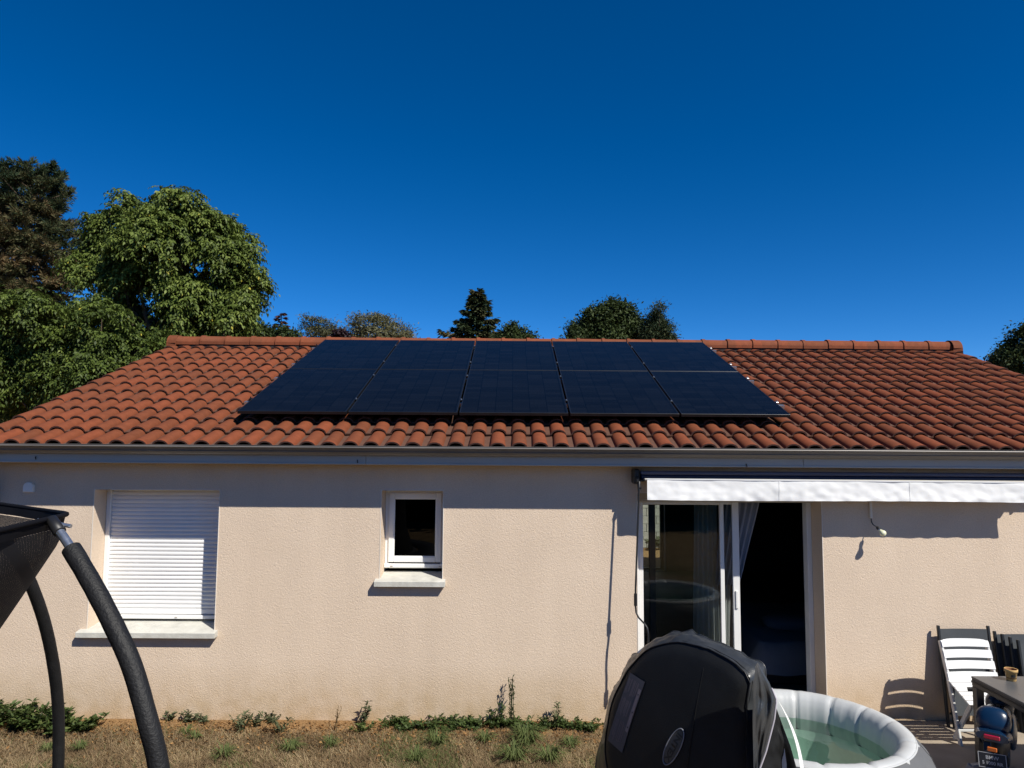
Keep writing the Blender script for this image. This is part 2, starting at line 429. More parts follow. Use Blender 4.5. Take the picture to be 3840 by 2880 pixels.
def groundmat():
    mt, nt, out = nodes_of("dry_lawn_soil")
    p = N(nt, "ShaderNodeBsdfPrincipled"); setin(p, Roughness=0.95); p.inputs['Specular IOR Level'].default_value = 0.1
    ge = N(nt, "ShaderNodeNewGeometry")
    n1 = N(nt, "ShaderNodeTexNoise"); setin(n1, Scale=3.0, Detail=8.0, Roughness=0.65); nt.links.new(ge.outputs['Position'], n1.inputs['Vector'])
    cr = N(nt, "ShaderNodeValToRGB"); e = cr.color_ramp.elements
    e[0].position = 0.3; e[0].color = (0.15, 0.10, 0.052, 1)
    e[1].position = 0.7; e[1].color = (0.31, 0.21, 0.11, 1)
    nt.links.new(n1.outputs[0], cr.inputs[0])
    n0 = N(nt, "ShaderNodeTexNoise"); setin(n0, Scale=0.35, Detail=4.0); nt.links.new(ge.outputs['Position'], n0.inputs['Vector'])
    m0 = N(nt, "ShaderNodeMapRange"); setin(m0, From_Min=0.5, From_Max=0.66, To_Min=0.0, To_Max=0.6); nt.links.new(n0.outputs[0], m0.inputs[0])
    mg = N(nt, "ShaderNodeMixRGB"); mg.inputs[2].default_value = (0.075, 0.085, 0.03, 1)
    nt.links.new(m0.outputs[0], mg.inputs[0]); nt.links.new(cr.outputs[0], mg.inputs[1])
    # bare orange earth along the house
    sx = N(nt, "ShaderNodeSeparateXYZ"); nt.links.new(ge.outputs['Position'], sx.inputs[0])
    n2 = N(nt, "ShaderNodeTexNoise"); setin(n2, Scale=2.2, Detail=4.0); nt.links.new(ge.outputs['Position'], n2.inputs['Vector'])
    ad = N(nt, "ShaderNodeMath", operation='MULTIPLY_ADD'); nt.links.new(n2.outputs[0], ad.inputs[0]); ad.inputs[1].default_value = 0.5
    nt.links.new(sx.outputs['Y'], ad.inputs[2])
    mr = N(nt, "ShaderNodeMapRange"); setin(mr, From_Min=-0.18, From_Max=0.08, To_Min=0.0, To_Max=1.0); nt.links.new(ad.outputs[0], mr.inputs[0])
    mb = N(nt, "ShaderNodeMixRGB"); mb.inputs[2].default_value = (0.31, 0.185, 0.085, 1)
    nt.links.new(mr.outputs[0], mb.inputs[0]); nt.links.new(mg.outputs[0], mb.inputs[1])
    n4 = N(nt, "ShaderNodeTexNoise"); setin(n4, Scale=45.0, Detail=6.0, Roughness=0.7); nt.links.new(ge.outputs['Position'], n4.inputs['Vector'])
    g = N(nt, "ShaderNodeMapRange"); setin(g, From_Min=0.3, From_Max=0.7, To_Min=0.65, To_Max=1.3); nt.links.new(n4.outputs[0], g.inputs[0])
    sc = N(nt, "ShaderNodeVectorMath", operation='SCALE'); nt.links.new(mb.outputs[0], sc.inputs[0]); nt.links.new(g.outputs[0], sc.inputs['Scale'])
    nt.links.new(sc.outputs[0], p.inputs['Base Color'])
    bp = N(nt, "ShaderNodeBump"); setin(bp, Strength=0.9, Distance=0.03); nt.links.new(n4.outputs[0], bp.inputs['Height']); nt.links.new(bp.outputs[0], p.inputs['Normal'])
    nt.links.new(p.outputs[0], out.inputs[0])
    return mt

def watermat():
    mt, nt, out = nodes_of("spa_water")
    tr = N(nt, "ShaderNodeBsdfTransparent"); tr.inputs[0].default_value = (0.62, 0.78, 0.72, 1)
    gl = N(nt, "ShaderNodeBsdfGlossy"); setin(gl, Roughness=0.01)
    fr = N(nt, "ShaderNodeFresnel"); setin(fr, IOR=1.33)
    tc = N(nt, "ShaderNodeTexCoord"); n1 = N(nt, "ShaderNodeTexNoise"); setin(n1, Scale=7.0, Detail=2.0); nt.links.new(tc.outputs['Object'], n1.inputs['Vector'])
    bp = N(nt, "ShaderNodeBump"); setin(bp, Strength=0.12, Distance=0.02); nt.links.new(n1.outputs[0], bp.inputs['Height'])
    nt.links.new(bp.outputs[0], gl.inputs['Normal']); nt.links.new(bp.outputs[0], fr.inputs['Normal'])
    mx = N(nt, "ShaderNodeMixShader"); nt.links.new(fr.outputs[0], mx.inputs[0]); nt.links.new(tr.outputs[0], mx.inputs[1]); nt.links.new(gl.outputs[0], mx.inputs[2])
    nt.links.new(mx.outputs[0], out.inputs[0])
    return mt

def sheermat(name, col, alpha):
    mt, nt, out = nodes_of(name)
    tr = N(nt, "ShaderNodeBsdfTransparent")
    d = N(nt, "ShaderNodeBsdfDiffuse"); d.inputs[0].default_value = rgba(col)
    t = N(nt, "ShaderNodeBsdfTranslucent"); t.inputs[0].default_value = rgba(col)
    a = N(nt, "ShaderNodeMixShader"); a.inputs[0].default_value = 0.4
    nt.links.new(d.outputs[0], a.inputs[1]); nt.links.new(t.outputs[0], a.inputs[2])
    mx = N(nt, "ShaderNodeMixShader"); mx.inputs[0].default_value = alpha
    nt.links.new(tr.outputs[0], mx.inputs[1]); nt.links.new(a.outputs[0], mx.inputs[2]); nt.links.new(mx.outputs[0], out.inputs[0])
    return mt

M = dict(
    wall=stucco(), tile=tilemat(), solar=panelmat(), ground=groundmat(), water=watermat(),
    tedge=simple("dark_tile_edge", (0.075, 0.032, 0.022), 0.85, var=0.25, vscale=20),  # front rims of the tiles, darker than the barrel tops
    tpan=simple("shaded_dirty_tile_channel", (0.105, 0.046, 0.026), 0.85, var=0.35, vscale=9),  # pan colour darkened for the shadow lines between barrels, plus channel dirt
    bead=simple("pale_corner_bead", (0.72, 0.66, 0.58), 0.7, var=0.06),
    sill=simple("cast_stone_sill", (0.52, 0.51, 0.46), 0.85, var=0.18, vscale=9, bump=0.25, bscale=80),
    white=simple("white_pvc", (0.80, 0.80, 0.78), 0.35, var=0.05, vscale=2.5),
    slat=simple("white_shutter_slat", (0.80, 0.80, 0.79), 0.4, var=0.04, vscale=3),
    frame=simple("white_door_aluminium", (0.74, 0.74, 0.72), 0.4, var=0.05, vscale=3),
    fascia=simple("grey_fascia_board", (0.45, 0.42, 0.375), 0.42, var=0.07, vscale=1.5),
    gutter=simple("taupe_metal_gutter", (0.17, 0.155, 0.14), 0.4, var=0.12, vscale=2.0, metal=0.2),
    black=simple("black_plastic", (0.013, 0.013, 0.014), 0.45, var=0.2),
    dark=simple("dark_void", (0.01, 0.01, 0.01), 0.9),
    mortar=simple("ridge_closure", (0.03, 0.022, 0.018), 0.9),
    alu=simple("mill_aluminium", (0.62, 0.63, 0.64), 0.35, metal=0.9, var=0.08),
    pframe=simple("black_anodised_frame", (0.012, 0.013, 0.015), 0.38, metal=0.3, var=0.15),
    steel=simple("galvanised_steel_tube", (0.55, 0.58, 0.62), 0.34, metal=0.9, var=0.15, vscale=40),
    foam=simple("black_foam_sleeve", (0.009, 0.009, 0.0095), 0.6, var=0.3, vscale=18, bump=0.35, bscale=120, spec=0.35),
    netband=simple("black_net_hem", (0.007, 0.007, 0.009), 0.8, var=0.2, spec=0.08),
    net=netmat("trampoline_net", 230.0, 0.84), matfab=simple("trampoline_mat", (0.012, 0.012, 0.013), 0.8),
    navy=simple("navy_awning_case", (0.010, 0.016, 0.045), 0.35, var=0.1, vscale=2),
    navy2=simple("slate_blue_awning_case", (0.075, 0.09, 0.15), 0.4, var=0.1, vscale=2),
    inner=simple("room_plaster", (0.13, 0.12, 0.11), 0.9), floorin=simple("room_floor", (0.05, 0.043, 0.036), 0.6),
    glass=glassmat("window_glass", (0.82, 0.87, 0.85), 1.5), glassd=glassmat("dark_tinted_window_glass", (0.10, 0.11, 0.11), 1.45),
    sheer=sheermat("sheer_curtain", (0.80, 0.82, 0.81), 0.62), curtain=simple("grey_curtain", (0.30, 0.32, 0.36), 0.9, var=0.08),
    lid=simple("black_vinyl_cover", (0.012, 0.0125, 0.013), 0.55, var=0.25, vscale=5, bump=0.15, bscale=160, spec=0.22),
    lidskirt=simple("glossy_black_vinyl_skirt", (0.034, 0.037, 0.040), 0.34, var=0.25, vscale=7, bump=0.3, bscale=25),
    piping=simple("pale_lilac_piping", (0.45, 0.43, 0.48), 0.6), foil=simple("white_cover_lining", (0.80, 0.80, 0.77), 0.5, var=0.04),
    spaout=simple("dark_grey_spa_fabric", (0.105, 0.108, 0.112), 0.7, var=0.1, vscale=5, bump=0.2, bscale=250),
    spain=simple("pale_grey_spa_vinyl", (0.47, 0.48, 0.475), 0.45, var=0.04, vscale=3),
    spafloor=simple("spa_floor_vinyl", (0.58, 0.65, 0.60), 0.7, var=0.2, vscale=5),
    table=simple("anthracite_table_aluminium", (0.045, 0.046, 0.048), 0.38, var=0.12, vscale=3),
    tabletop=simple("anthracite_table_top", (0.085, 0.088, 0.092), 0.32, var=0.14, vscale=4),
    chairw=simple("white_chair_plastic", (0.80, 0.80, 0.79), 0.4, var=0.04),
    chairw2=simple("white_chair_leg_plastic", (0.62, 0.62, 0.60), 0.45, var=0.05),
    chaird=simple("charcoal_chair_frame", (0.022, 0.025, 0.028), 0.4, var=0.2),
    sling=simple("charcoal_sling_fabric", (0.05, 0.057, 0.064), 0.75, var=0.15, vscale=6, bump=0.2, bscale=300),
    pot=simple("ochre_pot", (0.58, 0.37, 0.14), 0.7, var=0.1, vscale=20), potin=simple("pot_inside", (0.30, 0.14, 0.06), 0.8),
    label=simple("dark_label", (0.02, 0.02, 0.02), 0.6),
    blue=simple("blue_toy_plastic", (0.004, 0.022, 0.060), 0.28, var=0.12), tyre=simple("black_toy_tyre", (0.012, 0.012, 0.012), 0.6),
    toygrey=simple("grey_toy_plastic", (0.22, 0.23, 0.26), 0.45), orange=simple("orange_reflector", (0.55, 0.13, 0.02), 0.3), redr=simple("red_reflector", (0.35, 0.01, 0.04), 0.3),
    letter=simple("grey_lettering", (0.35, 0.36, 0.38), 0.6), chrome=simple("chrome", (0.8, 0.8, 0.82), 0.12, metal=1.0),
    badge=simple("grey_badge", (0.06, 0.058, 0.056), 0.4), printl=simple("printed_warning_label", (0.075, 0.07, 0.078), 0.6), prints=simple("label_stripe", (0.20, 0.16, 0.17), 0.6),
    bulb=simple("cream_bulb", (0.75, 0.76, 0.52), 0.3), concrete=simple("terrace_concrete", (0.32, 0.265, 0.20), 0.9, var=0.2, vscale=3, bump=0.3, bscale=50),
    block=simple("concrete_block", (0.38, 0.36, 0.31), 0.95, var=0.25, vscale=5, bump=0.4, bscale=40), joint=simple("block_joint", (0.17, 0.16, 0.14), 0.95),
    bed=simple("pale_bedding", (0.12, 0.135, 0.16), 0.9), bark=simple("bark", (0.085, 0.06, 0.04), 0.95, var=0.3, vscale=12, bump=0.8, bscale=25),
    valance=simple("white_awning_valance", (0.80, 0.80, 0.79), 0.85, var=0.02, vscale=8),
    walnut=leafmat("walnut_leaf", [(0, (0.036, 0.056, 0.011)), (0.5, (0.098, 0.138, 0.026)), (0.93, (0.20, 0.245, 0.055)), (0.965, (0.42, 0.37, 0.05)), (1, (0.46, 0.40, 0.06))], 0.25, 0.55, 0.22),
    leafdk=leafmat("dark_green_leaf", [(0, (0.018, 0.032, 0.010)), (1, (0.058, 0.082, 0.024))], 0.2, 0.6, 0.2),
    needle=leafmat("conifer_needle", [(0, (0.025, 0.045, 0.022)), (0.35, (0.050, 0.066, 0.026)), (0.65, (0.092, 0.082, 0.036)), (1, (0.165, 0.110, 0.055))], 0.12, 0.7, 0.2),
    redneedle=leafmat("reddish_needle", [(0, (0.06, 0.03, 0.02)), (1, (0.14, 0.05, 0.035))], 0.15, 0.7, 0.2),
    olive=leafmat("pale_olive_leaf", [(0, (0.07, 0.075, 0.035)), (1, (0.19, 0.18, 0.095))], 0.25, 0.6, 0.2),
    purple=leafmat("purple_leaf", [(0, (0.018, 0.010, 0.014)), (1, (0.04, 0.018, 0.022))], 0.15, 0.5),
    weed=leafmat("weed_leaf", [(0, (0.040, 0.065, 0.016)), (0.7, (0.085, 0.125, 0.035)), (1, (0.15, 0.16, 0.05))], 0.3, 0.55, 0.3),
    weedgrey=leafmat("grey_green_weed_leaf", [(0, (0.06, 0.075, 0.035)), (1, (0.15, 0.165, 0.085))], 0.25, 0.7, 0.2),
    weeddry=leafmat("dried_weed", [(0, (0.10, 0.065, 0.035)), (1, (0.26, 0.19, 0.09))], 0.2, 0.8, 0.1),
    grass=leafmat("dry_grass_blade", [(0, (0.10, 0.07, 0.038)), (0.4, (0.27, 0.19, 0.105)), (0.65, (0.47, 0.37, 0.215)), (0.70, (0.085, 0.115, 0.035)), (1, (0.13, 0.155, 0.055))], 0.25, 0.7, 0.2),
    litter=leafmat("dead_leaf_litter", [(0, (0.13, 0.06, 0.02)), (1, (0.36, 0.21, 0.09))], 0.1, 0.9, 0.1),
)

# ------------------------------------------------------------------ ground, terrace
def ground():
    xs = np.concatenate([np.linspace(-400, -12, 8), np.linspace(-10, 10, 81), np.linspace(12, 400, 8)])
    ys = np.concatenate([np.linspace(-400, -14, 8), np.linspace(-12, 12, 97), np.linspace(14, 600, 9)])
    X, Y = np.meshgrid(xs, ys)
    Z = np.array([noise.noise(Vector((x*0.9, y*0.9, 3.1))) * 0.02 - 0.012 + (0.035 if -0.2 < y <= 0.01 and x < 1.0 else 0) for x, y in zip(X.ravel(), Y.ravel())])
    V = np.stack([X.ravel(), Y.ravel(), Z], 1)
    nx = len(xs); i, j = np.meshgrid(np.arange(nx-1), np.arange(len(ys)-1)); a = (j*nx+i).ravel()
    me = np_mesh("lawn", V, np.stack([a, a+1, a+nx+1, a+nx], 1), smooth=True)
    return tag(link("lawn", me, M['ground']), kind='structure')
ground()
tz = 0.06
terr = MB()
terr.box((1.02, -4.6, -0.12), (7.4, -0.004, tz), bev=0.012)
tag(terr.build("terrace", M['concrete']), kind='structure')

# ------------------------------------------------------------------ the house
house = empty("house", (0, 0, 0), "single-storey beige roughcast house with terracotta tiled roof and white shutter", "house")
HX0, HX1, HY1 = -5.12, 6.76, 7.8
REV = 0.24
OPEN_F = [(-4.081, 0.842, -2.857, 2.189), (-1.270, 1.335, -0.665, 2.198), (1.234, tz+0.004, 3.034, 2.19)]
OPEN_B = [(2.45, 0.10, 3.126, 2.15)]

def holed_sheet(mb, y, x0, x1, z0, z1, holes, flip=False):
    xs = sorted({x0, x1, *[h[0] for h in holes], *[h[2] for h in holes]})
    zs = sorted({z0, z1, *[h[1] for h in holes], *[h[3] for h in holes]})
    for i in range(len(xs)-1):
        for j in range(len(zs)-1):
            cx, cz = (xs[i]+xs[i+1])/2, (zs[j]+zs[j+1])/2
            if any(h[0] < cx < h[2] and h[1] < cz < h[3] for h in holes): continue
            q = [(xs[i], y, zs[j]), (xs[i+1], y, zs[j]), (xs[i+1], y, zs[j+1]), (xs[i], y, zs[j+1])]
            mb.quad(*(q[::-1] if flip else q))
def reveals(mb, holes, ya, yb):
    for (a, b, c, d) in holes:
        mb.quad((a, ya, b), (a, yb, b), (a, yb, d), (a, ya, d))
        mb.quad((c, yb, b), (c, ya, b), (c, ya, d), (c, yb, d))
        mb.quad((a, ya, d), (a, yb, d), (c, yb, d), (c, ya, d))
        mb.quad((a, yb, b), (a, ya, b), (c, ya, b), (c, yb, b))
w = MB()
ZT = 2.62
holed_sheet(w, 0.0, HX0, HX1, -0.15, ZT, OPEN_F)
reveals(w, OPEN_F, 0.0, 0.33)
holed_sheet(w, HY1, HX0, HX1, -0.15, ZT, OPEN_B, True)
reveals(w, OPEN_B, HY1-0.3, HY1)
RIDGE = (3.9, 4.16)
for X, fl in ((HX0, False), (HX1, True)):
    g = [(X, 0, -0.15), (X, 0, ZT), (X, RIDGE[0], 4.02), (X, HY1, ZT), (X, HY1, -0.15)]
    w.add(g, [tuple(range(5)) if not fl else tuple(range(5))[::-1]])
w.build("wall", M['wall'], house)
# pale corner beads round the openings (thin, standing 3 mm proud)
for (a, b, c, d) in OPEN_F:
    bw = 0.007
    bb = MB()
    bb.box((a-bw, -0.003, b), (a-0.0005, 0.003, d+bw)); bb.box((c+0.0005, -0.003, b), (c+bw, 0.003, d+bw)); bb.box((a-0.0005, -0.003, d+0.0005), (c+0.0005, 0.003, d+bw))
    bb.build("corner_bead", M['bead'], house)
# rooms inside
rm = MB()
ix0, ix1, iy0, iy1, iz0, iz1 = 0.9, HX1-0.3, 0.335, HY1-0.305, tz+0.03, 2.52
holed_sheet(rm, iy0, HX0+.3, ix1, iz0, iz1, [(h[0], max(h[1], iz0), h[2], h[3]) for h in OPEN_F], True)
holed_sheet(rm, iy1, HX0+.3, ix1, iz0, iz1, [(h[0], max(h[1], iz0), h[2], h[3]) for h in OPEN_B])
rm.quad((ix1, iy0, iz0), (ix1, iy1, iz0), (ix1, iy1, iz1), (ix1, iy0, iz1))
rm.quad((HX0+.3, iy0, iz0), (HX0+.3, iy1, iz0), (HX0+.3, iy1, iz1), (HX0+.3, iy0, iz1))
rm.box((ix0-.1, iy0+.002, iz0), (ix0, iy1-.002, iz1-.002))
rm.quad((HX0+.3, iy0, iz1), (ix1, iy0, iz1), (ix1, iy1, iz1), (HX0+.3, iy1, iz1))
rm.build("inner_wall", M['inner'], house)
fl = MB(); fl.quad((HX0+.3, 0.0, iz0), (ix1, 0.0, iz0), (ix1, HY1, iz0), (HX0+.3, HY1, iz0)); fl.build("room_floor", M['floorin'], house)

# rear glazed door of the room
rd = MB()
a, b, c, d = OPEN_B[0]
for x0, x1 in ((a, a+.07), (c-.07, c)): rd.box((x0, HY1-.16, b), (x1, HY1-.10, d))
rd.box((a+.07, HY1-.16, b), (c-.07, HY1-.10, b+.03)); rd.box((a+.07, HY1-.16, d-.07), (c-.07, HY1-.10, d)); rd.box((a+.07, HY1-.15, 1.40), (c-.07, HY1-.11, 1.43))
rdo = rd.build("rear_door", M['black'], house)
pn = MB(); pn.quad((a+.07, HY1-.13, b+.03), (c-.07, HY1-.13, b+.03), (c-.07, HY1-.13, d-.07), (a+.07, HY1-.13, d-.07)); pn.build("pane", M['glass'], rdo)

# ---- roof
cs, sn = math.cos(SL), math.sin(SL)
VU = Vector((0, cs, sn)); VN = Vector((0, -sn, cs))
def roofp(x, v, n=0.0):            # v metres up the slope from the second course's crown, n above the crown plane
    return ROOF_O + Vector((x, 0, 0)) + VU * v + VN * n
RX1 = RX0 + 60 * TP
ru = MB()
for s_ in (0, 1):
    e0 = roofp(0, -0.02, -0.115); e1 = roofp(0, 4.18, -0.115)
    y0, z0, y1, z1 = e0.y, e0.z, e1.y, e1.z
    if s_: y0, y1 = 2*RIDGE[0]-y0, 2*RIDGE[0]-y1
    q = [(RX0+.03, y0, z0), (RX1-.03, y0, z0), (RX1-.03, y1, z1), (RX0+.03, y1, z1)]
    lo = [(p_[0], p_[1], p_[2]-.05) for p_ in q]
    ru.add(q + lo, [(0, 1, 2, 3), (7, 6, 5, 4), (0, 4, 5, 1), (1, 5, 6, 2), (2, 6, 7, 3), (3, 7, 4, 0)])
roof = ru.build("roof", M['mortar'], house)

def tile_geo(nseg=7, L=0.42, skirt=0):
    """one interlocking roll tile: x across, y up the slope, z above the pan"""
    mb = MB()
    a0, a1, h, t = 0.079, 0.069, 0.056, 0.015
    cx = -0.0235
    def zoff(y): return -0.024 * y / TE
    def arc(a, hh, y):
        return [(cx + a*math.cos(math.pi - math.pi*k/nseg), y, 0.012 + hh*math.sin(math.pi*k/nseg) + zoff(y)) for k in range(nseg+1)]
    A = arc(a0, h, 0); B = arc(a1, h*0.93, L)
    n = nseg + 1
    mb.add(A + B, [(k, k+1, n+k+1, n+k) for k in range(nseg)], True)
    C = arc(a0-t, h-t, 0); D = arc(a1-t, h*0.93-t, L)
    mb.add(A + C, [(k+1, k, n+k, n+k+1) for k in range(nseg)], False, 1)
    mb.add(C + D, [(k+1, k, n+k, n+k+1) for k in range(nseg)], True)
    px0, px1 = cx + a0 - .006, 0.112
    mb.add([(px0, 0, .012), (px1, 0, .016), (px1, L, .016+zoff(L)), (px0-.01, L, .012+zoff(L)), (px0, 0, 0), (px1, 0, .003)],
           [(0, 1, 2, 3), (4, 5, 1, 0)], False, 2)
    if skirt:
        xs = cx - a0 if skirt < 0 else cx + a0
        o = 0.004 * skirt
        mb.add([(xs+o, -.005, .02), (xs+o, L, .02+zoff(L)), (xs+o, L, -.11+zoff(L)), (xs+o, -.005, -.11), (xs-8*o*.4, -.005, -.11), (xs-8*o*.4, -.005, .02)],
               [(0, 1, 2, 3), (0, 3, 4, 5)], False)
    return mb
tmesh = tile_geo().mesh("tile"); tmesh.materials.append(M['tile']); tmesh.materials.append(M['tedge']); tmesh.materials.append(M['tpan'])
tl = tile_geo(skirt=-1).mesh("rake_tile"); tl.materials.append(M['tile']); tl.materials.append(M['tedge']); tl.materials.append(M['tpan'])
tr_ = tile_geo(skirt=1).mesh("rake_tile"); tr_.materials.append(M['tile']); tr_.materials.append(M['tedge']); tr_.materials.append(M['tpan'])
rotm = Matrix((Vector((1, 0, 0)), VU, VN)).transposed()
PANEL_O = Vector((-2.858, 0.3605, 2.983))
cells = []
for k in range(13):
    for c_ in range(60):
        v = k*TE - (0.045 if k == 0 else 0)
        p_ = roofp(RX0 + (c_+.5)*TP, v, -0.068)
        jit = (random.gauss(0, .003), random.gauss(0, .0065), random.gauss(0, .012))
        xx = RX0 + (c_+.5)*TP
        covered = (-2.70 < xx < 2.75) and (0.50 < p_.y < 3.55)
        sx_, sy_, dz_ = project(p_)
        cells.append((covered or not (-70 < sx_ < 3910), dz_, k, c_, p_, jit))
vis = sorted([q for q in cells if not q[0]], key=lambda q: q[1])
single = {(q[2], q[3]) for q in vis[:292]}
def tmatrix(p_, jit):
    mt = (Matrix.Rotation(jit[2], 3, VN) @ rotm).to_4x4(); mt.translation = p_ + Vector((jit[0], 0, 0)) + VU*jit[1]
    return mt
base = tile_geo(); bv = np.array(base.v); bf = base.f
SV, SF, SS, SM = [], [], [], []
nb = 0
for (hid, dz_, k, c_, p_, jit) in cells:
    mt = tmatrix(p_, jit)
    if k == 12: mt = mt @ Matrix.Diagonal((1, .44, 1, 1))      # top course cut short under the ridge
    if (k, c_) in single:
        me = tl if c_ == 0 else (tr_ if c_ == 59 else tmesh)
        o = link("rake_tile" if c_ in (0, 59) else "tile", me, None, roof)
        o.matrix_world = mt
    else:
        A = np.array(mt.to_3x3()); t_ = np.array(mt.translation)
        src = tile_geo(skirt=-1) if c_ == 0 else (tile_geo(skirt=1) if c_ == 59 else base)
        vv = np.array(src.v) @ A.T + t_
        SV.append(vv); SF += [tuple(i+nb for i in f) for f in src.f]; SS += src.s; SM += src.mi; nb += len(vv)
# the far slope, never seen from the garden, in the same tiles
for k in range(13):
    for c_ in range(0, 60):
        p_ = roofp(RX0 + (c_+.5)*TP, k*TE - (0.045 if k == 0 else 0), -0.062)
        vv = (bv*np.array([1, .44 if k == 12 else 1, 1])) @ np.array(rotm).T + np.array(p_); vv[:, 1] = 2*RIDGE[0] - vv[:, 1]
        SV.append(vv); SF += [tuple(i+nb for i in f[::-1]) for f in bf]; SS += base.s; SM += base.mi; nb += len(vv)
me = bpy.data.meshes.new("tile_field"); me.from_pydata(np.concatenate(SV).tolist(), [], SF); me.polygons.foreach_set('use_smooth', SS); me.polygons.foreach_set('material_index', SM); me.update()
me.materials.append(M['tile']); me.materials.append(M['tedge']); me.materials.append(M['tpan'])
tf = link("tile_field", me, None, roof); tag(tf, kind='stuff')

# ridge
RZ = 4.185
def ridge_geo(L, r=0.112, collar=True, n=10):
    mb = MB()
    prof = [(0, r), (0.05, r), (0.052, r-.012), (L+.02, r-.016)] if collar else [(0, r), (L, r)]
    vs = []; P = len(prof)
    for k in range(n+1):
        t = math.pi*(1.0 - k/n)
        for (x, rr) in prof: vs.append((x, rr*math.cos(t)*1.05, rr*math.sin(t)*.95))
    fs = [(k*P+i, k*P+i+1, (k+1)*P+i+1, (k+1)*P+i) for k in range(n) for i in range(P-1)]
    mb.add(vs, fs, True)
    # lower lips and end ring
    inn = [(0, (r-.016)*math.cos(math.pi*(1-k/n))*1.05, (r-.016)*math.sin(math.pi*(1-k/n))*.95) for k in range(n+1)]
    out = [(0, r*math.cos(math.pi*(1-k/n))*1.05, r*math.sin(math.pi*(1-k/n))*.95) for k in range(n+1)]
    mb.add(out+inn, [(k, k+1, n+1+k+1, n+1+k) for k in range(n)])
    for s_ in (-1, 1): mb.quad((0, s_*r*1.05, 0), (L, s_*(r-.016)*1.05, 0), (L, s_*(r-.016)*1.05, -.045), (0, s_*r*1.05, -.045))
    return mb
RL = (RX1-RX0-.16)/31
rme = ridge_geo(RL).mesh("ridge_tile"); rme.materials.append(M['tile'])
nr = 31
for i in range(nr):
    o = link("ridge_tile", rme, None, roof)
    o.location = (RX0+.08+i*RL, RIDGE[0], RZ+random.gauss(0, .0025)); o.rotation_euler = (0, 0, random.gauss(0, .006))
for X, s_ in ((RX0-.02, 1), (RX1+.02, -1)):
    mb = ridge_geo(0.14, 0.148, False)
    n = 10; mb.add([(0, .148*1.05*math.cos(math.pi*(1-k/n)), .148*.95*math.sin(math.pi*(1-k/n))) for k in range(n+1)] + [(0, -.155, -.08), (0, .155, -.08)], [tuple(range(n+1)) + (n+2, n+1)])
    o = mb.build("ridge_end_cap", M['tile'], roof); o.location = (X, RIDGE[0], RZ-.03); o.scale = (s_, 1, 1)
cl = MB(); cl.box((RX0+.14, RIDGE[0]-.09, RZ-.17), (RX1-.14, RIDGE[0]+.09, RZ+.02)); cl.build("ridge_closure", M['mortar'], roof)

# verge boards
vb = MB()
for X in (RX0+.035, RX1-.055):
    for s_ in (0, 1):
        a_ = roofp(X, -0.05, -.20); b_ = roofp(X, 4.2, -.20)
        ya, yb = (a_.y, b_.y) if not s_ else (2*RIDGE[0]-a_.y, 2*RIDGE[0]-b_.y)
        vb.add([(X, ya, a_.z-.07), (X+.02, ya, a_.z-.07), (X+.02, ya, a_.z+.09), (X, ya, a_.z+.09), (X, yb, b_.z-.07), (X+.02, yb, b_.z-.07), (X+.02, yb, b_.z+.09), (X, yb, b_.z+.09)],
               [(0, 1, 2, 3), (7, 6, 5, 4), (0, 4, 5, 1), (1, 5, 6, 2), (2, 6, 7, 3), (3, 7, 4, 0)])
vb.build("verge_board", M['fascia'], roof)

# fascia boards, soffit, gutter
EY = -0.272
cuts = [RX0+.06, -1.376, 2.758, RX1-.06]
for i in range(3):
    f_ = MB(); f_.box((cuts[i]+.0015, EY, 2.462), (cuts[i+1]-.0015, EY+.018, 2.625), bev=.003)
    f_.box((cuts[i]+.0015, EY-.006, 2.458), (cuts[i+1]-.0015, EY-.0005, 2.474), bev=.002)
    fo = f_.build("fascia_board", M['fascia'], house)
for (px, py) in ((135, 1717), (1340, 1730), (2797, 1745)):
    q = onY(px, py, EY); k_ = MB(); k_.tube([q+Vector((0, -.002, .012)), q+Vector((.004, -.014, .004)), q+Vector((.006, -.008, -.014))], .005, 6); k_.build("fascia_hook", M['black'], house)
sf = MB(); sf.box((RX0+.06, EY+.0185, 2.466), (RX1-.06, -.002, 2.474)); sf.build("soffit", M['fascia'], house)
gp = [(-.285, 2.632), (-.285, 2.555), (-.305, 2.545), (-.330, 2.549), (-.350, 2.559), (-.366, 2.577), (-.378, 2.596), (-.389, 2.611), (-.393, 2.616)]
inner = [(y+.004 if y < -.33 else y, z+.004) for (y, z) in gp]
gt = MB()
gx0, gx1 = RX0-.02, RX1+.02
for P_ in (gp, inner):
    vs = [(X, y, z) for X in (gx0, gx1) for (y, z) in P_]; n = len(P_)
    gt.add(vs, [(i, i+1, n+i+1, n+i) for i in range(n-1)], False)
for X in (gx0, gx1): gt.add([(X, y, z) for (y, z) in gp] + [(X, -.285, 2.62)], [tuple(range(len(gp)+1))])
gut = gt.build("gutter", M['gutter'], house)
bd = MB(); bd.tube([(gx0, -.393, 2.619), (gx1, -.393, 2.619)], .0085, 10); bd.build("gutter_bead", M['gutter'], gut)
bd = MB(); bd.tube([(gx0, -.3705, 2.578), (gx1, -.3705, 2.578)], .003, 6); bd.build("gutter_fold", M['gutter'], gut)
# downpipe at the left corner
dp = MB()
dp.tube([(-5.03, -.33, 2.56), (-5.03, -.33, 2.50), (-5.035, -.30, 2.43), (-5.045, -.14, 2.30), (-5.05, -.075, 2.22), (-5.05, -.06, 2.14), (-5.05, -.06, 0.02)], .04, 14)
dpo = dp.build("downpipe", M['gutter'], house)
for z_ in (1.95, 0.8):
    k_ = MB(); k_.tube([(-5.05, -.06, z_-.02), (-5.05, -.06, z_+.02)], .047, 14); k_.box((-5.06, -.06, z_-.012), (-5.04, -.001, z_+.012)); k_.build("pipe_clip", M['gutter'], dpo)

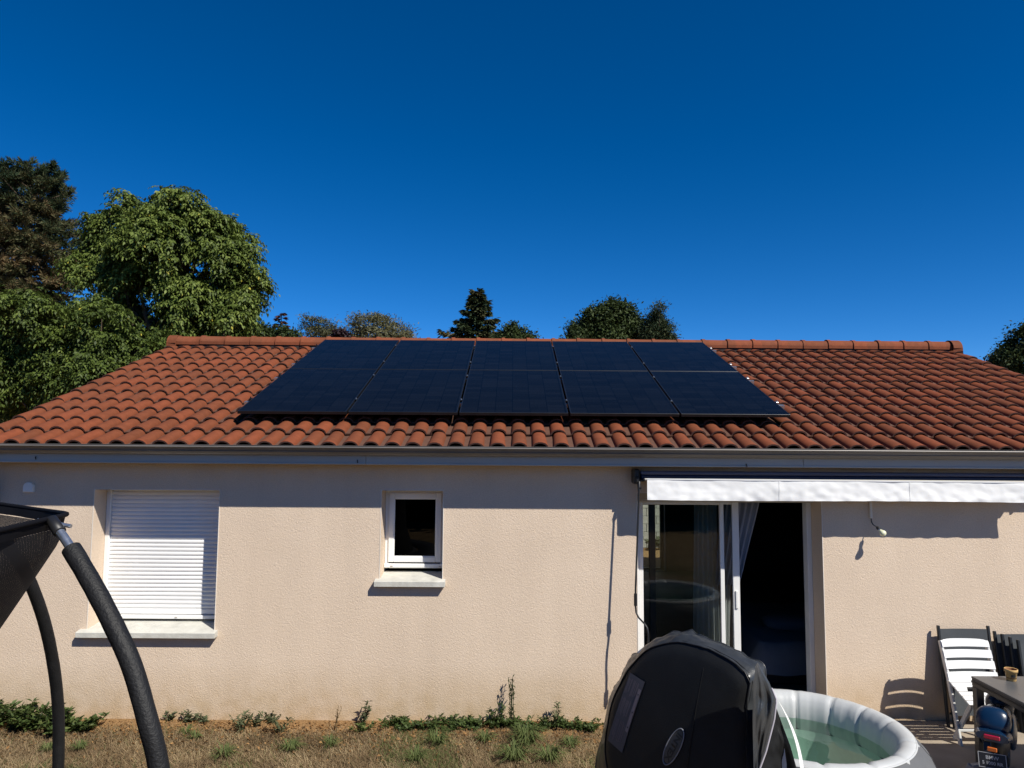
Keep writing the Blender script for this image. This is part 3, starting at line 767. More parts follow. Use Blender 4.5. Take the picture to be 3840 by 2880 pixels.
# ---- roller shutter window
a, b, c, d = OPEN_F[0]
YF = REV - .03
bk = MB(); bk.quad((a, YF+.075, b+.05), (c, YF+.075, b+.05), (c, YF+.075, d), (a, YF+.075, d)); shut = bk.build("roller_shutter", M['dark'], house)
for x0, x1 in ((a, a+.045), (c-.045, c)):
    rs = MB(); rs.box((x0+.0005, YF, b+.055), (x1-.0005, YF+.06, d-.002), bev=.004); rs.build("guide_rail", M['white'], shut)
sp = 0.0400; z = b + .155
slat_v = MB()
x0, x1 = a+.046, c-.046
prof = [(0.010, 0.0), (0.0045, .0025), (0.0, .011), (-.0005, .02), (0.0, .029), (.0045, .0365), (.010, .0385)]
vs = [(X, y, zz) for X in (x0, x1) for (y, zz) in prof]; n = len(prof)
slat_v.add(vs, [(n+i, i, i+1, n+i+1)[::-1] for i in range(n-1)], True)
slat_v.add([(x0, .010, -.002), (x1, .010, -.002), (x1, .010, .0405), (x0, .010, .0405)], [(0, 1, 2, 3)])
sme = slat_v.mesh("slat"); sme.materials.append(M['slat'])
while z < d:
    o = link("slat", sme, None, shut); o.location = (0, YF+.022+random.gauss(0, .0008), z); z += sp
bl = MB(); bl.box((x0, YF+.016, b+.103), (x1, YF+.034, b+.154), bev=.004); bl.build("bottom_bar", M['slat'], shut)
bl = MB(); bl.box((a+.002, YF-.012, b+.062), (c-.002, YF+.05, b+.097), bev=.004); bl.build("window_bottom_frame", M['white'], shut)
for fx in (.62, .955):
    kx = a + (c-a)*fx; kz = b + (.08 if fx < .9 else .125)
    k_ = MB(); k_.box((kx-.011, YF-.018 if fx < .9 else YF+.008, kz-.004), (kx+.011, YF-.012 if fx < .9 else YF+.016, kz+.004)); k_.build("drain_cap", M['fascia'], shut)

def sill(x0, x1, a, c, zf, parent, yb):
    """sloping cast sill; zf = bottom of the front nose"""
    mb = MB(); h = .050
    f = -.072
    V_ = []
    for X in (x0, x1):
        V_ += [(X, f, zf), (X, f, zf+h-.004), (X, f+.005, zf+h), (X, -.0005, zf+h+.012), (X, -.0005, zf+.004)]
    mb.add(V_, [(0, 1, 6, 5)[::-1], (1, 2, 7, 6)[::-1], (2, 3, 8, 7)[::-1], (4, 0, 5, 9)[::-1], (0, 1, 2, 3, 4), (9, 8, 7, 6, 5)])
    mb.add([(a+.001, -.0005, zf+h+.012), (c-.001, -.0005, zf+h+.012), (c-.001, yb, zf+h+.040), (a+.001, yb, zf+h+.040)], [(0, 1, 2, 3)])
    return mb.build("window_sill", M['sill'], parent)
sill(-4.15, -2.822, a, c, 0.792, shut, REV+.02)

# ---- small window
a, b, c, d = OPEN_F[1]
YW = REV - .01
def rect_frame(mb, x0, z0, x1, z1, wd, y0, y1, bev=.004, wb=None, wtop=None):
    wb = wb or wd; wtop = wtop or wd
    mb.box((x0, y0, z0), (x0+wd, y1, z1), bev=bev); mb.box((x1-wd, y0, z0), (x1, y1, z1), bev=bev)
    mb.box((x0+wd+.0005, y0, z0), (x1-wd-.0005, y1, z0+wb), bev=bev); mb.box((x0+wd+.0005, y0, z1-wtop), (x1-wd-.0005, y1, z1), bev=bev)
wf = MB(); rect_frame(wf, a+.001, b+.075, c-.001, d-.002, .042, YW, YW+.06)
win = wf.build("window", M['white'], house)
wsash = MB(); rect_frame(wsash, a+.036, b+.135, c-.036, d-.040, .055, YW-.014, YW-.001, .005)
wi = wsash.build("sash", M['white'], win)
wg = MB(); rect_frame(wg, a+.089, b+.188, c-.089, d-.093, .010, YW-.008, YW+.004, .003); wg.build("glazing_bead", M['white'], win)
gp_ = MB(); gp_.quad((a+.095, YW-.002, b+.194), (c-.095, YW-.002, b+.194), (c-.095, YW-.002, d-.099), (a+.095, YW-.002, d-.099)); gp_.build("pane", M['glassd'], win)
wb_ = MB(); wb_.box((a+.002, YW-.035, b+.085), (c-.002, YW-.016, b+.125), bev=.004); wb_.build("weather_bar", M['white'], win)
for fx in (.13, .93):
    kx = a + (c-a)*fx; k_ = MB(); k_.box((kx-.012, YW-.040, b+.098), (kx+.012, YW-.0355, b+.106)); k_.build("drain_cap", M['fascia'], win)
sill(-1.312, -0.632, a, c, 1.288, win, REV+.02)

# ---- sliding door
a, b, c, d = OPEN_F[2]
sd = MB()
sd.box((a+.001, .235, b), (a+.055, .34, d-.001), bev=.003); sd.box((c-.048, .235, b), (c-.001, .34, d-.001), bev=.003)
sd.box((a+.056, .235, d-.07), (c-.049, .34, d-.001), bev=.003); sd.box((a+.056, .235, b), (c-.049, .34, b+.035), bev=.003)
door = sd.build("sliding_door", M['frame'], house)
def leaf(x0, x1, y, ws, name, wl):
    mb = MB()
    z0, z1 = b+.036, d-.072
    dk = MB(); dk.box((x0, y, z0), (x0+wl, y+.038, z1), bev=.004); dk.build('leaf_stile', M['frame'] if y < .26 else M['black'], door)
    mb.box((x1-ws, y, z0), (x1, y+.038, z1), bev=.004)
    mb.box((x0+wl, y+.002, z0), (x1-ws, y+.036, z0+.09), bev=.003); mb.box((x0+wl, y+.002, z1-.06), (x1-ws, y+.036, z1), bev=.003)
    o = mb.build(name, M['frame'], door)
    g = MB(); g.quad((x0+wl, y+.02, z0+.09), (x1-ws, y+.02, z0+.09), (x1-ws, y+.02, z1-.06), (x0+wl, y+.02, z1-.06)); g.build("pane", M['glass'], door)
leaf(1.290, 2.152, .248, .042, "door_leaf", .045)
leaf(1.405, 2.321, .300, .070, "door_leaf", .065)
hd = MB(); hd.box((2.27, .285, 1.02), (2.30, .2995, 1.20), bev=.006); hd.build("door_handle", M['frame'], door)
sb = MB(); sb.box((a+.001, .19, d-.10), (c-.001, .234, d-.0015), bev=.003)
for q in range(3): sb.box((a+.002, .183, d-.04-q*.024), (c-.002, .1895, d-.022-q*.024))
sb.build("shutter_housing", M['fascia'], door)

# ------------------------------------------------------------------ solar array
ARO = PANEL_O; PW, PL = 1.134, 1.762
def arr(u, v, n=0.0): return ARO + Vector((u, 0, 0)) + VU*v + VN*n
fm = MB()
for (x0, y0, x1, y1) in ((0, 0, PW, .011), (0, PL-.011, PW, PL), (0, .0112, .011, PL-.0112), (PW-.011, .0112, PW, PL-.0112)): fm.box((x0, y0, -.032), (x1, y1, 0), bev=.0015)
fm.quad((.011, .011, -.028), (.011, PL-.011, -.028), (PW-.011, PL-.011, -.028), (PW-.011, .011, -.028))
fme = fm.mesh("frame"); fme.materials.append(M['pframe'])
gm = MB(); gm.quad((.011, .011, -.0015), (PW-.011, .011, -.0015), (PW-.011, PL-.011, -.0015), (.011, PL-.011, -.0015)); gme = gm.mesh("glass"); gme.materials.append(M['solar'])
where = ["beside the left-hand tiles", "second from the left-hand tiles", "in the middle column", "second from the right-hand tiles", "beside the right-hand tiles"]
for r_ in range(2):
    for c_ in range(5):
        e_ = empty("solar_panel", (0, 0, 0), "black framed solar panel on the roof, %s row, %s" % (("lower", "upper")[r_], where[c_]), "solar panel", "solar panels on the roof")
        mt = rotm.to_4x4(); mt.translation = arr(c_*1.156, r_*(PL+.010)) ; e_.matrix_world = mt
        link("frame", fme, None, e_); link("glass", gme, None, e_)
for i, v in enumerate((.44, 1.45, 2.155, 3.13)):
    e_ = empty("mounting_rail", (0, 0, 0), "aluminium mounting rail under the solar panels, %s the ridge" % ("farthest from", "third from", "second from", "nearest")[i], "rail", "rails carrying the solar panels")
    mt = rotm.to_4x4(); mt.translation = arr(0, v); e_.matrix_world = mt
    q = MB(); q.box((-.085, -.02, -.074), (5.758+.10, -.006, -.0335)); q.box((-.085, .006, -.074), (5.758+.10, .02, -.0335)); q.box((-.085, -.006, -.074), (5.758+.10, .006, -.05)); q.build("rail_profile", M['alu'], e_)
    for k in range(1, 5):
        q = MB(); X = k*1.156-.011
        q.box((X-.016, -.022, .0005), (X+.016, .022, .0045), bev=.001); q.build("clamp", M['pframe'], e_)
        q = MB(); q.tube([(X, 0, .004), (X, 0, .013)], .0085, 8); q.build("bolt", M['alu'], e_)
    for X in (-.017, 5.758+.017):
        q = MB(); q.box((X-.014, -.02, -.033), (X+.014, .02, .004), bev=.002); q.tube([(X, 0, .004), (X, 0, .022)], .006, 6); q.build("end_clamp", M['pframe'] if X < 0 else M['alu'], e_)
    for k in range(6):
        X = .3+k*1.03; q = MB(); q.box((X-.02, -.03, -.100), (X+.02, .03, -.0745)); q.build("roof_hook", M['alu'], e_)

# ------------------------------------------------------------------ awning over the door
VY = -0.225
aw = empty("awning", (1.25, -.1, 2.3), "retracted navy awning with white fabric valance above the sliding door", "awning")
def abuild(mb, name, mat): 
    o = mb.build(name, mat); o.parent = aw; o.matrix_parent_inverse = Matrix.Translation((-1.25, .1, -2.3)); return o
AX0, AX1 = 1.285, 5.005
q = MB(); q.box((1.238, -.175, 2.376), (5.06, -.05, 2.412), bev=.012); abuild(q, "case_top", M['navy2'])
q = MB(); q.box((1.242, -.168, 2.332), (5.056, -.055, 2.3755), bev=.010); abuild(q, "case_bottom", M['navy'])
q = MB(); q.tube([(1.25, -.10, 2.352), (5.05, -.10, 2.352)], .012, 8); q.box((1.23, -.19, 2.312), (1.275, -.02, 2.331), bev=.004); abuild(q, "drive_axle", M['black'])
q = MB(); q.box((1.262, VY-.022, 2.325), (5.028, VY+.022, 2.345), bev=.006); abuild(q, "front_bar", M['fascia'])
for X in (1.175, 5.06):
    q = MB(); q.box((X, -.175, 2.285), (X+.055, -.001, 2.43), bev=.012); q.box((X+.01, -.21, 2.30), (X+.045, -.15, 2.36), bev=.01); abuild(q, "bracket", M['black'])
q = MB(); q.tube([(1.222, -.17, 2.32), (1.218, -.20, 2.27), (1.214, -.21, 2.225)], [.02, .017, .012], 8); q.tube([(1.205, -.205, 2.245), (1.235, -.215, 2.255)], .012, 8); abuild(q, "gear_box", M['black'])
def valp(u, v):
    X = AX0 + (AX1-AX0)*u
    top = 2.343 - .0085*u + .0022*noise.noise(Vector((X*6, 0, 1)))
    h = .199 + .004*math.sin(u*7.0) - .008*u
    z = top - h*v
    y = VY - .024 + .006*noise.noise(Vector((X*3.2, v*1.5, 0))) + .007*noise.noise(Vector((X*11, v*3.0, 5))) * (.25+v) + .0012*noise.noise(Vector((X*26, v*9.0, 9))) + .02*v*v*noise.noise(Vector((X*1.1, 0, 7)))
    if v < .02: y = VY-.02
    return (X, y, z)
q = MB(); q.grid(valp, 300, 14); abuild(q, "valance", M['valance'])
for px in (2925, 3415):
    X = onY(px, 1850, VY-.03).x; u = (X-AX0)/(AX1-AX0); q = MB()
    q.grid(lambda s_, t_: tuple(Vector(valp(u+(s_-.5)*.0035, t_)) + Vector((0, -.0025, 0))), 2, 14); abuild(q, "seam", M['valance'])
q = MB(); q.grid(lambda s_, t_: tuple(Vector(valp(s_, .001)) + Vector((0, -.010+.002*t_, .004-.014*t_))), 200, 1); abuild(q, "valance_hem", M['valance'])
ck = [(1.214, -.21, 2.23), (1.195, -.215, 1.80), (1.172, -.22, 1.30), (1.171, -.22, 1.16), (1.175, -.23, 1.10), (1.193, -.26, 1.06), (1.235, -.31, 1.02), (1.258, -.335, .985), (1.266, -.34, .93), (1.266, -.343, .80), (1.266, -.35, .66)]
q = MB(); q.tube(ck, .0085, 8); cko = abuild(q, "crank_handle", M['black'])
for a_, b_ in ((3, 2), (9, 10)):
    q = MB(); p0 = Vector(ck[a_]); p1 = Vector(ck[b_]); d_ = (p1-p0).normalized(); q.tube([p0, p0+d_*.11], .0155, 10); g_ = q.build("grip", M['black'], cko); g_.matrix_parent_inverse = Matrix.Identity(4)

# ------------------------------------------------------------------ small fittings on the wall
lb = empty("bare_light_bulb", (3.51, 0, 1.96), "bare cream light bulb dangling from a cable on the wall under the awning", "light bulb")
def lbuild(mb, name, mat):
    o = mb.build(name, mat); o.parent = lb; o.matrix_parent_inverse = Matrix.Translation((-3.51, 0, -1.96)); return o
q = MB(); q.box((3.499, -.026, 1.962), (3.523, -.001, 2.30), bev=.004); lbuild(q, "conduit", M['bead'])
q = MB(); q.tube([(3.512, -.014, 1.97), (3.513, -.016, 1.93), (3.516, -.035, 1.905), (3.518, -.075, 1.895), (3.524, -.105, 1.886)], .0045, 6); lbuild(q, "cable", M['black'])
d_ = (Vector((3.545, -.15, 1.842)) - Vector((3.522, -.10, 1.888))).normalized()
c0 = Vector((3.522, -.100, 1.888))
q = MB(); q.tube([c0, c0+d_*.012, c0+d_*.03], [.013, .017, .0155], 10); lbuild(q, "socket", M['black'])
q = MB(); q.tube([c0+d_*.03, c0+d_*.042], [.0135, .0135], 10); lbuild(q, "screw_cap", M['chrome'])
q = MB(); ts = [.042, .05, .06, .072, .085, .097, .105, .108]; rs_ = [.0135, .016, .0225, .029, .031, .026, .015, .002]
q.tube([c0+d_*t for t in ts], rs_, 14); lbuild(q, "bulb", M['bulb'])
vh = MB()
pc = onY(112, 1826, 0); n = 10
out = [(-.05, -.05)] + [(.05*math.cos(math.pi*(1-k/n)), .002+.048*math.sin(math.pi*(1-k/n))) for k in range(n+1)] + [(.05, -.05)]
for (y0, sc0, y1, sc1) in ((-.0005, 1.0, -.025, 1.0), (-.025, 1.0, -.034, .88)):
    A_ = [(pc.x+x*sc0, y0, pc.z+z*sc0) for x, z in out]; B_ = [(pc.x+x*sc1, y1, pc.z+z*sc1) for x, z in out]; L = len(out)
    vh.add(A_+B_, [(i, (i+1) % L, L+(i+1) % L, L+i) for i in range(L)])
vh.add(B_, [tuple(range(L))])
tag(vh.build("vent_cover", M['white']), "small white domed vent cover high on the wall left of the shutter", "vent")

# ------------------------------------------------------------------ things inside the room
def curtain(name, label, pts_top, pts_bot, ztop, zbot, y, mat, folds, amp, power=1.0):
    q = MB()
    def fn(u, v):
        vv = v**power
        x = (pts_top[0]*(1-vv)+pts_bot[0]*vv)*(1-u) + (pts_top[1]*(1-vv)+pts_bot[1]*vv)*u
        return (x, y + amp*math.sin(u*folds*2*math.pi + .6*math.sin(v*2)) + .01*noise.noise(Vector((x*5, v*3, 2))), ztop+(zbot-ztop)*v)
    q.grid(fn, max(24, folds*8), 20); return tag(q.build(name, mat), label, "curtain")
curtain("curtain", "grey curtain gathered beside the open half of the sliding door", (2.20, 2.60), (2.12, 2.37), 2.10, 1.22, .47, M['curtain'], 6, .022, 1.1)
curtain("sheer_curtain", "sheer pale curtain panel hanging behind the fixed door leaf", (1.93, 2.17), (1.90, 2.19), 2.10, .14, .55, M['sheer'], 5, .02)
curtain("sheer_curtain", "narrow bunched sheer curtain next to the middle door stile", (2.18, 2.32), (2.17, 2.25), 2.10, .14, .50, M['sheer'], 3, .02)
be = empty("bed", (3.2, 1.4, tz+.03), "low bed with pale blue bedding in the dark room", "bed")
q = MB(); q.box((-.55, -.55, 0), (.9, 1.4, .18), bev=.02); q.build("base", M['black'], be)
q = MB(); q.grid(lambda u, v: (-.62+1.56*u, -.6+2.05*v, .42 - .34*max(0, .1-u)/.1*.7 - .30*max(0, .06-v)/.06 + .02*noise.noise(Vector((u*6, v*6, 0)))), 30, 30); q.build("bedding", M['bed'], be)
q = MB(); q.ellipsoid((.1, .2, .47), .30, .2, .08, pw=.7); q.build("pillow", M['bed'], be)

# block wall beyond the back door
bw_ = empty("block_wall", (3.4, 11.2, 0), "grey concrete block wall seen through the house's back door", "wall")
q = MB(); q.box((-3.5, .02, -.1), (5, .19, 2.18)); q.build("mortar_core", M['joint'], bw_)
bm_ = MB(); bm_.box((-.245, 0, -.095), (.245, .21, .095), bev=.006); bme = bm_.mesh("block"); bme.materials.append(M['block'])
for r_ in range(11):
    for c_ in range(16):
        o = link("block", bme, None, bw_); o.location = (-3.2+c_*.5+(.25 if r_ % 2 else 0), random.gauss(0, .002), .1+r_*.2)

# ------------------------------------------------------------------ inflatable spa
SX, SY = 2.03, -1.90
spa = empty("inflatable_spa", (SX, SY, tz), "round inflatable spa with pale grey inner rim, uncovered and full of green water", "spa")
seams = [R(4), R(26), R(48), R(72), R(98), R(126), R(152), R(180), R(206), R(232), R(258), R(284), R(308), R(334)]
def pinch(a, r, z):
    dr = dz = 0
    if z > .40:
        for s_ in seams:
            t = (a-s_+math.pi) % (2*math.pi)-math.pi
            g_ = math.exp(-(t/.022)**2)
            dr += .016*g_; dz -= .012*g_ if z > .6 else 0
        wv = noise.noise(Vector((math.cos(a)*14, math.sin(a)*14, 0)))
        dr += .006*wv*math.sin(a*42)
    return dr, dz
ring_prof = [(.690, .672), (.690, .684), (.672, .696), (.640, .700), (.605, .688), (.575, .655), (.558, .605), (.552, .55), (.556, .49), (.566, .44)]
q = MB(); q.lathe(ring_prof, 220, fn=pinch); q.build("inner_rim", M['spain'], spa)
q = MB(); q.lathe([(.566, .44), (.575, .30), (.572, .15), (.56, .05), (.50, .035), (0.001, .03)], 96); q.build("floor", M['spafloor'], spa)
q = MB(); q.lathe([(.70, .0), (.785, .06), (.828, .20), (.838, .34), (.818, .50), (.77, .60), (.712, .660), (.692, .676)], 96, fn=lambda a, r, z: (.004*noise.noise(Vector((math.cos(a)*3, math.sin(a)*3, z*4))), 0)); so = q.build("outer_wall", M['spaout'], spa)
q = MB(); q.lathe([(.690+.007*math.cos(t), .680+.007*math.sin(t)) for t in np.linspace(0, 2*math.pi, 9)], 96); q.build("rim_seam", M['spain'], spa)
for s_ in (R(-35), R(20), R(250), R(110), R(180)):
    q = MB(); pf = [(.787, .06), (.831, .20), (.841, .34), (.821, .50), (.773, .60), (.715, .660)]
    q.tube([(r*math.cos(s_+k*.05), r*math.sin(s_+k*.05), z) for k, (r, z) in enumerate(pf)], .002, 5); q.build("panel_seam", M['black'], spa)
q = MB(); q.lathe([(.560, 0), (.3, 0), (0.001, 0)], 64, c=(0, 0, .525)); wo_ = q.build("water", M['water'], spa)

# ------------------------------------------------------------------ spa cover leaning on the spa
LC = Vector((1.00, -2.42, 0.80)); LR = 0.64
ln = Vector((-.745, -.645, .13)).normalized()
lh = Vector((0, 0, 1)).cross(ln).normalized()          # to the right in the picture, towards the camera
if lh.x < 0: lh = -lh
lv = ln.cross(lh); lv = lv if lv.z > 0 else -lv
lid = empty("spa_cover", (LC.x, LC.y, tz), "round black vinyl spa cover standing on edge against the inflatable spa", "spa cover")
def lp(x, y, n_=0.0): return LC + lh*x + lv*y + ln*n_ 
def lidb(mb, name, mat, par=None):
    o = mb.build(name, mat); o.parent = lid if par is None else par
    if par is None: o.matrix_parent_inverse = Matrix.Translation((-LC.x, -LC.y, -tz))
    return o
def ptab(tab, a):          # smooth periodic table of radius against angle in degrees
    d = math.degrees(a) % 360; T = [(t % 360, r) for t, r in tab]; T.sort(); T = [(T[-1][0]-360, T[-1][1])] + T + [(T[0][0]+360, T[0][1])]
    for (t0, r0_), (t1, r1_) in zip(T[:-1], T[1:]):
        if t0 <= d <= t1:
            k = (d-t0)/(t1-t0); k = k*k*(3-2*k)*.5+k*.5; return r0_+(r1_-r0_)*k
FTAB = [(0, .505), (20, .53), (37, .615), (47, .745), (55, .73), (66, .695), (83, .65), (108, .60), (132, .545), (150, .52), (178, .525), (205, .575), (235, .63), (270, .64), (310, .57), (340, .51)]
STAB = [(0, .56), (25, .60), (40, .68), (50, .790), (58, .745), (71, .70), (80, .685), (88, .705), (97, .675), (118, .64), (130, .60), (137, .635), (150, .61), (165, .645), (178, .665), (190, .70), (208, .80), (225, .80), (270, .73), (320, .62)]
def facet(a):              # slumped, angular outline of the stiff top
    return ptab(FTAB, a)/LR
def face(u, v):            # u angle, v radius
    a = u*2*math.pi; r = v*LR*facet(a)
    x, y = r*math.cos(a), r*math.sin(a)
    crease = .012 - .05*max(0.0, x-.155-.10*y)      # right-hand half folds back a little
    dome = .035*(1-v*v) - .03*max(0, v-.90)/.10
    return tuple(lp(x, y, dome+crease + .004*noise.noise(Vector((x*3, y*3, 0)))))
q = MB(); q.grid(face, 96, 22); lidb(q, "top_panel", M['lid'])
# fold seam
q = MB(); pts = []
for i in range(25):
    y = -.60+1.17*i/24; x = .165+.10*y; r = math.hypot(x, y)
    if r < LR*.97: pts.append(lp(x, y, .035*(1-(r/LR)**2)+.016 - .03*max(0, r/LR-.90)/.10))
q.tube(pts, .0022, 6); lidb(q, "fold_seam", M['lid'])
q = MB(); q.tube([lp(LR*facet(t)*.985*math.cos(t), LR*facet(t)*.985*math.sin(t), -.006 - .05*max(0, LR*math.cos(t)-.155-.1*LR*math.sin(t))) for t in np.linspace(0, 2*math.pi, 73)], .004, 6, cap=False); lidb(q, "edge_seam", M['black'])
def skirt(u, v):
    a = u*2*math.pi
    ca, sa = math.cos(a), math.sin(a)
    back = .055 if sa > .2 else .055
    depth = .10 + .07*max(0, ca)**2 + .03*max(0, -ca) + .02*noise.noise(Vector((ca*2.5, sa*2.5, 4)))
    wr = (.020*noise.noise(Vector((ca*3.2, sa*3.2, 1+v*.8))) + .016*noise.noise(Vector((ca*8, sa*8, v*2.0)))) * v
    wr += .008*noise.noise(Vector((ca*19, sa*19, v*6)))*min(1, v*2)
    r = ptab(FTAB, a)*.985*(1-v) + ptab(STAB, a)*v + wr + .014*math.sin(v*math.pi)
    x, y = r*ca, r*sa
    cr_ = -.05*max(0.0, x-.155-.1*y)
    return tuple(lp(x, y, -.005 - depth*v*1.15 + cr_ + .008*noise.noise(Vector((ca*9, sa*9, v*4)))))
q = MB(); q.grid(skirt, 240, 12); lidb(q, "skirt", M['lidskirt'])
q = MB(); q.tube([Vector(skirt(u, 1.0)) for u in np.linspace(0, 1, 241)], .0045, 6, cap=False); lidb(q, "skirt_hem", M['lidskirt'])
# pale lining of the folded half, showing behind the right-hand edge
def lining(u, v):
    a = R(-75)+R(122)*u
    r = LR + .075 + .03*math.sin(u*math.pi) - .03*v
    n_ = -.165 - (.02+.085*math.sin(u*math.pi)**.7)*v - .05*max(0, r*math.cos(a)-.2)
    return tuple(lp(r*math.cos(a), r*math.sin(a), n_))
q = MB(); q.grid(lining, 40, 4); lidb(q, "white_lining", M['foil'])
q = MB(); q.grid(lambda u, v: tuple(lp(LR*1.02*v*math.cos(u*2*math.pi), LR*1.02*v*math.sin(u*2*math.pi), -.185-.02*v)), 48, 3); lidb(q, "underside", M['foil'])
# loose skirt flaps hanging off the right-hand corner
def drape(left, right, ya, yb, name, mat, folds, seed, pipe=False):
    L_ = [onY(x, y, ya) for (x, y) in left]; Rr = [onY(x, y, yb) for (x, y) in right]
    def at(P_, t):
        t = t*(len(P_)-1); i = min(int(t), len(P_)-2); return P_[i].lerp(P_[i+1], t-i)
    def fn(u, v):
        p_ = at(L_, v).lerp(at(Rr, v), u)
        k = math.sin(u*math.pi)*min(1, v*2.5)
        p_ = p_ + Vector((-.3, -.95, 0))*(k*(.016*math.sin(u*folds*2*math.pi+seed+2.5*v) + .045*noise.noise(Vector((u*2.2+seed, v*3.6, seed))) + .022*noise.noise(Vector((u*7, v*8, seed)))))
        return tuple(p_)
    q = MB(); q.grid(fn, 28, 36); lidb(q, name, mat)
    if pipe:
        q = MB(); q.tube([Vector(fn(1.0, t)) for t in np.linspace(.22, 1, 24)], .0055, 6); lidb(q, "piping", M['piping'])
drape([(2832, 2500), (2824, 2600), (2822, 2700), (2826, 2880), (2828, 3080)], [(2842, 2484), (2885, 2560), (2912, 2625), (2903, 2700), (2872, 2820), (2846, 2890), (2836, 3080)], -2.93, -2.86, "loose_flap", M['lidskirt'], 2.2, 1.3, True)
drape([(2860, 2600), (2850, 2720), (2840, 2880), (2832, 3080)], [(2906, 2640), (2935, 2720), (2965, 2800), (2990, 2890), (3010, 3080)], -2.84, -2.72, "loose_flap", M['lid'], 1.4, 4.1)
# printed warning label
lab0 = LC
def facept(x, y, off=.0):
    r = math.hypot(x, y)/LR
    return lp(x, y, .035*(1-r*r)+.012 - .05*max(0, x-.155-.1*y) - .03*max(0, r-.90)/.10 + .004*noise.noise(Vector((x*3, y*3, 0))) + off)
def to_face(px, py):       # pixel -> lid plane coordinates
    d = ray(px, py); t = (LC-CAM).dot(ln)/d.dot(ln); p_ = CAM+d*t-LC; return p_.dot(lh), p_.dot(lv)
def qlab(px):
    return [2180+px[0]*.33906, 2320+px[1]*.33906]
L4 = [to_face(*qlab(p_)) for p_ in ((570, 592), (742, 695), (490, 1475), (322, 1335))]
def bil(s_, t_, off): 
    a_, b_, c_, d_ = L4
    x = (a_[0]*(1-s_)+b_[0]*s_)*(1-t_)+(d_[0]*(1-s_)+c_[0]*s_)*t_; y = (a_[1]*(1-s_)+b_[1]*s_)*(1-t_)+(d_[1]*(1-s_)+c_[1]*s_)*t_
    return tuple(facept(x, y, off))
q = MB(); q.grid(lambda s_, t_: bil(s_, t_, .0025), 4, 12); wl_ = lidb(q, "warning_label", M['printl'])
def strip(s0, t0, s1, t1, off=.0042, n_=6):
    q = MB(); q.grid(lambda s_, t_: bil(s0+(s1-s0)*s_, t0+(t1-t0)*t_, off), 1, n_); return q
for (s0, t0, s1, t1) in ((.80, .12, .97, .72),): lidb(strip(s0, t0, s1, t1), "label_stripe", M['prints'])
q = MB()
for i in range(16):
    if i in (6, 11): continue
    s0 = .07+i*.043
    for (t0, t1) in ((.05, .30), (.33, .60), (.63, .95)):
        if random.random() < .85:
            g_ = strip(s0, t0+random.random()*.02, s0+.018, t1-random.random()*.08, .0038, 3); q.add(g_.v, g_.f)
tag(lidb(q, "label_print", M['prints']), kind='stuff')
for (s_, t_) in ((.885, .20), (.885, .45), (.885, .66)):
    q = MB(); q.add([bil(s_-.05, t_-.012, .0055), bil(s_+.05, t_-.012, .0055), bil(s_, t_+.012, .0055)], [(0, 1, 2)]); lidb(q, "warning_triangle", M['black'])
# oval badge with its lettering
bx, by = to_face(2544, 2796)
e1 = to_face(2566, 2757); e2 = to_face(2521, 2843)
axl = Vector((e1[0]-e2[0], e1[1]-e2[1])); L_ = axl.length; axl.normalize(); axs = Vector((axl.y, -axl.x))
AL, AS = L_*.5*1.42, .042
def ov(u, v, off, sc):
    a = 2*math.pi*u; p_ = Vector((bx, by)) + axl*(AL*sc*v*math.cos(a)) + axs*(AS*sc*v*math.sin(a)); return tuple(facept(p_.x, p_.y, off))
q = MB(); q.grid(lambda u, v: ov(u, v, .004, 1.12), 40, 3); bdo = lidb(q, "badge", M['black'])
q = MB(); q.tube([ov(u, 1, .006, 1.05) for u in np.linspace(0, 1, 41)], .0035, 6, cap=False); lidb(q, "badge_rim", M['toygrey'])
q = MB(); q.grid(lambda u, v: ov(u, v, .0065, .95), 40, 3); lidb(q, "badge_plate", M['badge'])
def text_mesh(body, size, bold=0.0):
    cu = bpy.data.curves.new("lettering", 'FONT'); cu.body = body; cu.size = size; cu.align_x = 'CENTER'; cu.align_y = 'CENTER'; cu.offset = bold; cu.resolution_u = 3
    to = bpy.data.objects.new("lettering", cu); COL.objects.link(to)
    dg = bpy.context.evaluated_depsgraph_get(); dg.update()
    me = bpy.data.meshes.new_from_object(to.evaluated_get(dg)); bpy.data.objects.remove(to)
    return me
me = text_mesh("INTEX", .072, .0025)
wdt = max(v.co.x for v in me.vertices)-min(v.co.x for v in me.vertices)
for v in me.vertices:      # letters run down the badge, tops to the right
    t = v.co.x/wdt*AL*1.62; s_ = v.co.y*.70
    p_ = Vector((bx, by)) - axl*t + axs*s_; v.co = facept(p_.x, p_.y, .0085)
me.materials.append(M['black'])
lt = link("lettering", me, None, lid); lt.matrix_parent_inverse = Matrix.Translation((-LC.x, -LC.y, -tz))

# ------------------------------------------------------------------ garden table, pot
tb = empty("garden_table", (3.77, -1.03, tz), "anthracite metal garden table with a small ochre pot on it", "table")
TW, TD, TH = 1.55, 1.02, .74
q = MB(); q.box((0, -TD, TH-.018), (TW, 0, TH), bev=.003); q.build("table_top", M['tabletop'], tb)
for nm, lo, hi in (("apron", (.002, -TD+.002, TH-.075), (.052, -.002, TH-.0185)), ("apron", (.0525, -.052, TH-.075), (TW-.0525, -.002, TH-.0185)), ("apron", (.0525, -TD+.002, TH-.075), (TW-.0525, -TD+.052, TH-.0185)), ("apron", (TW-.052, -TD+.002, TH-.075), (TW-.002, -.002, TH-.0185))):
    q = MB(); q.box(lo, hi, bev=.003); q.build(nm, M['table'], tb)
q = MB(); q.box((-.004, -TD, TH-.045), (.0015, 0, TH-.035)); q.build("edge_groove", M['black'], tb)
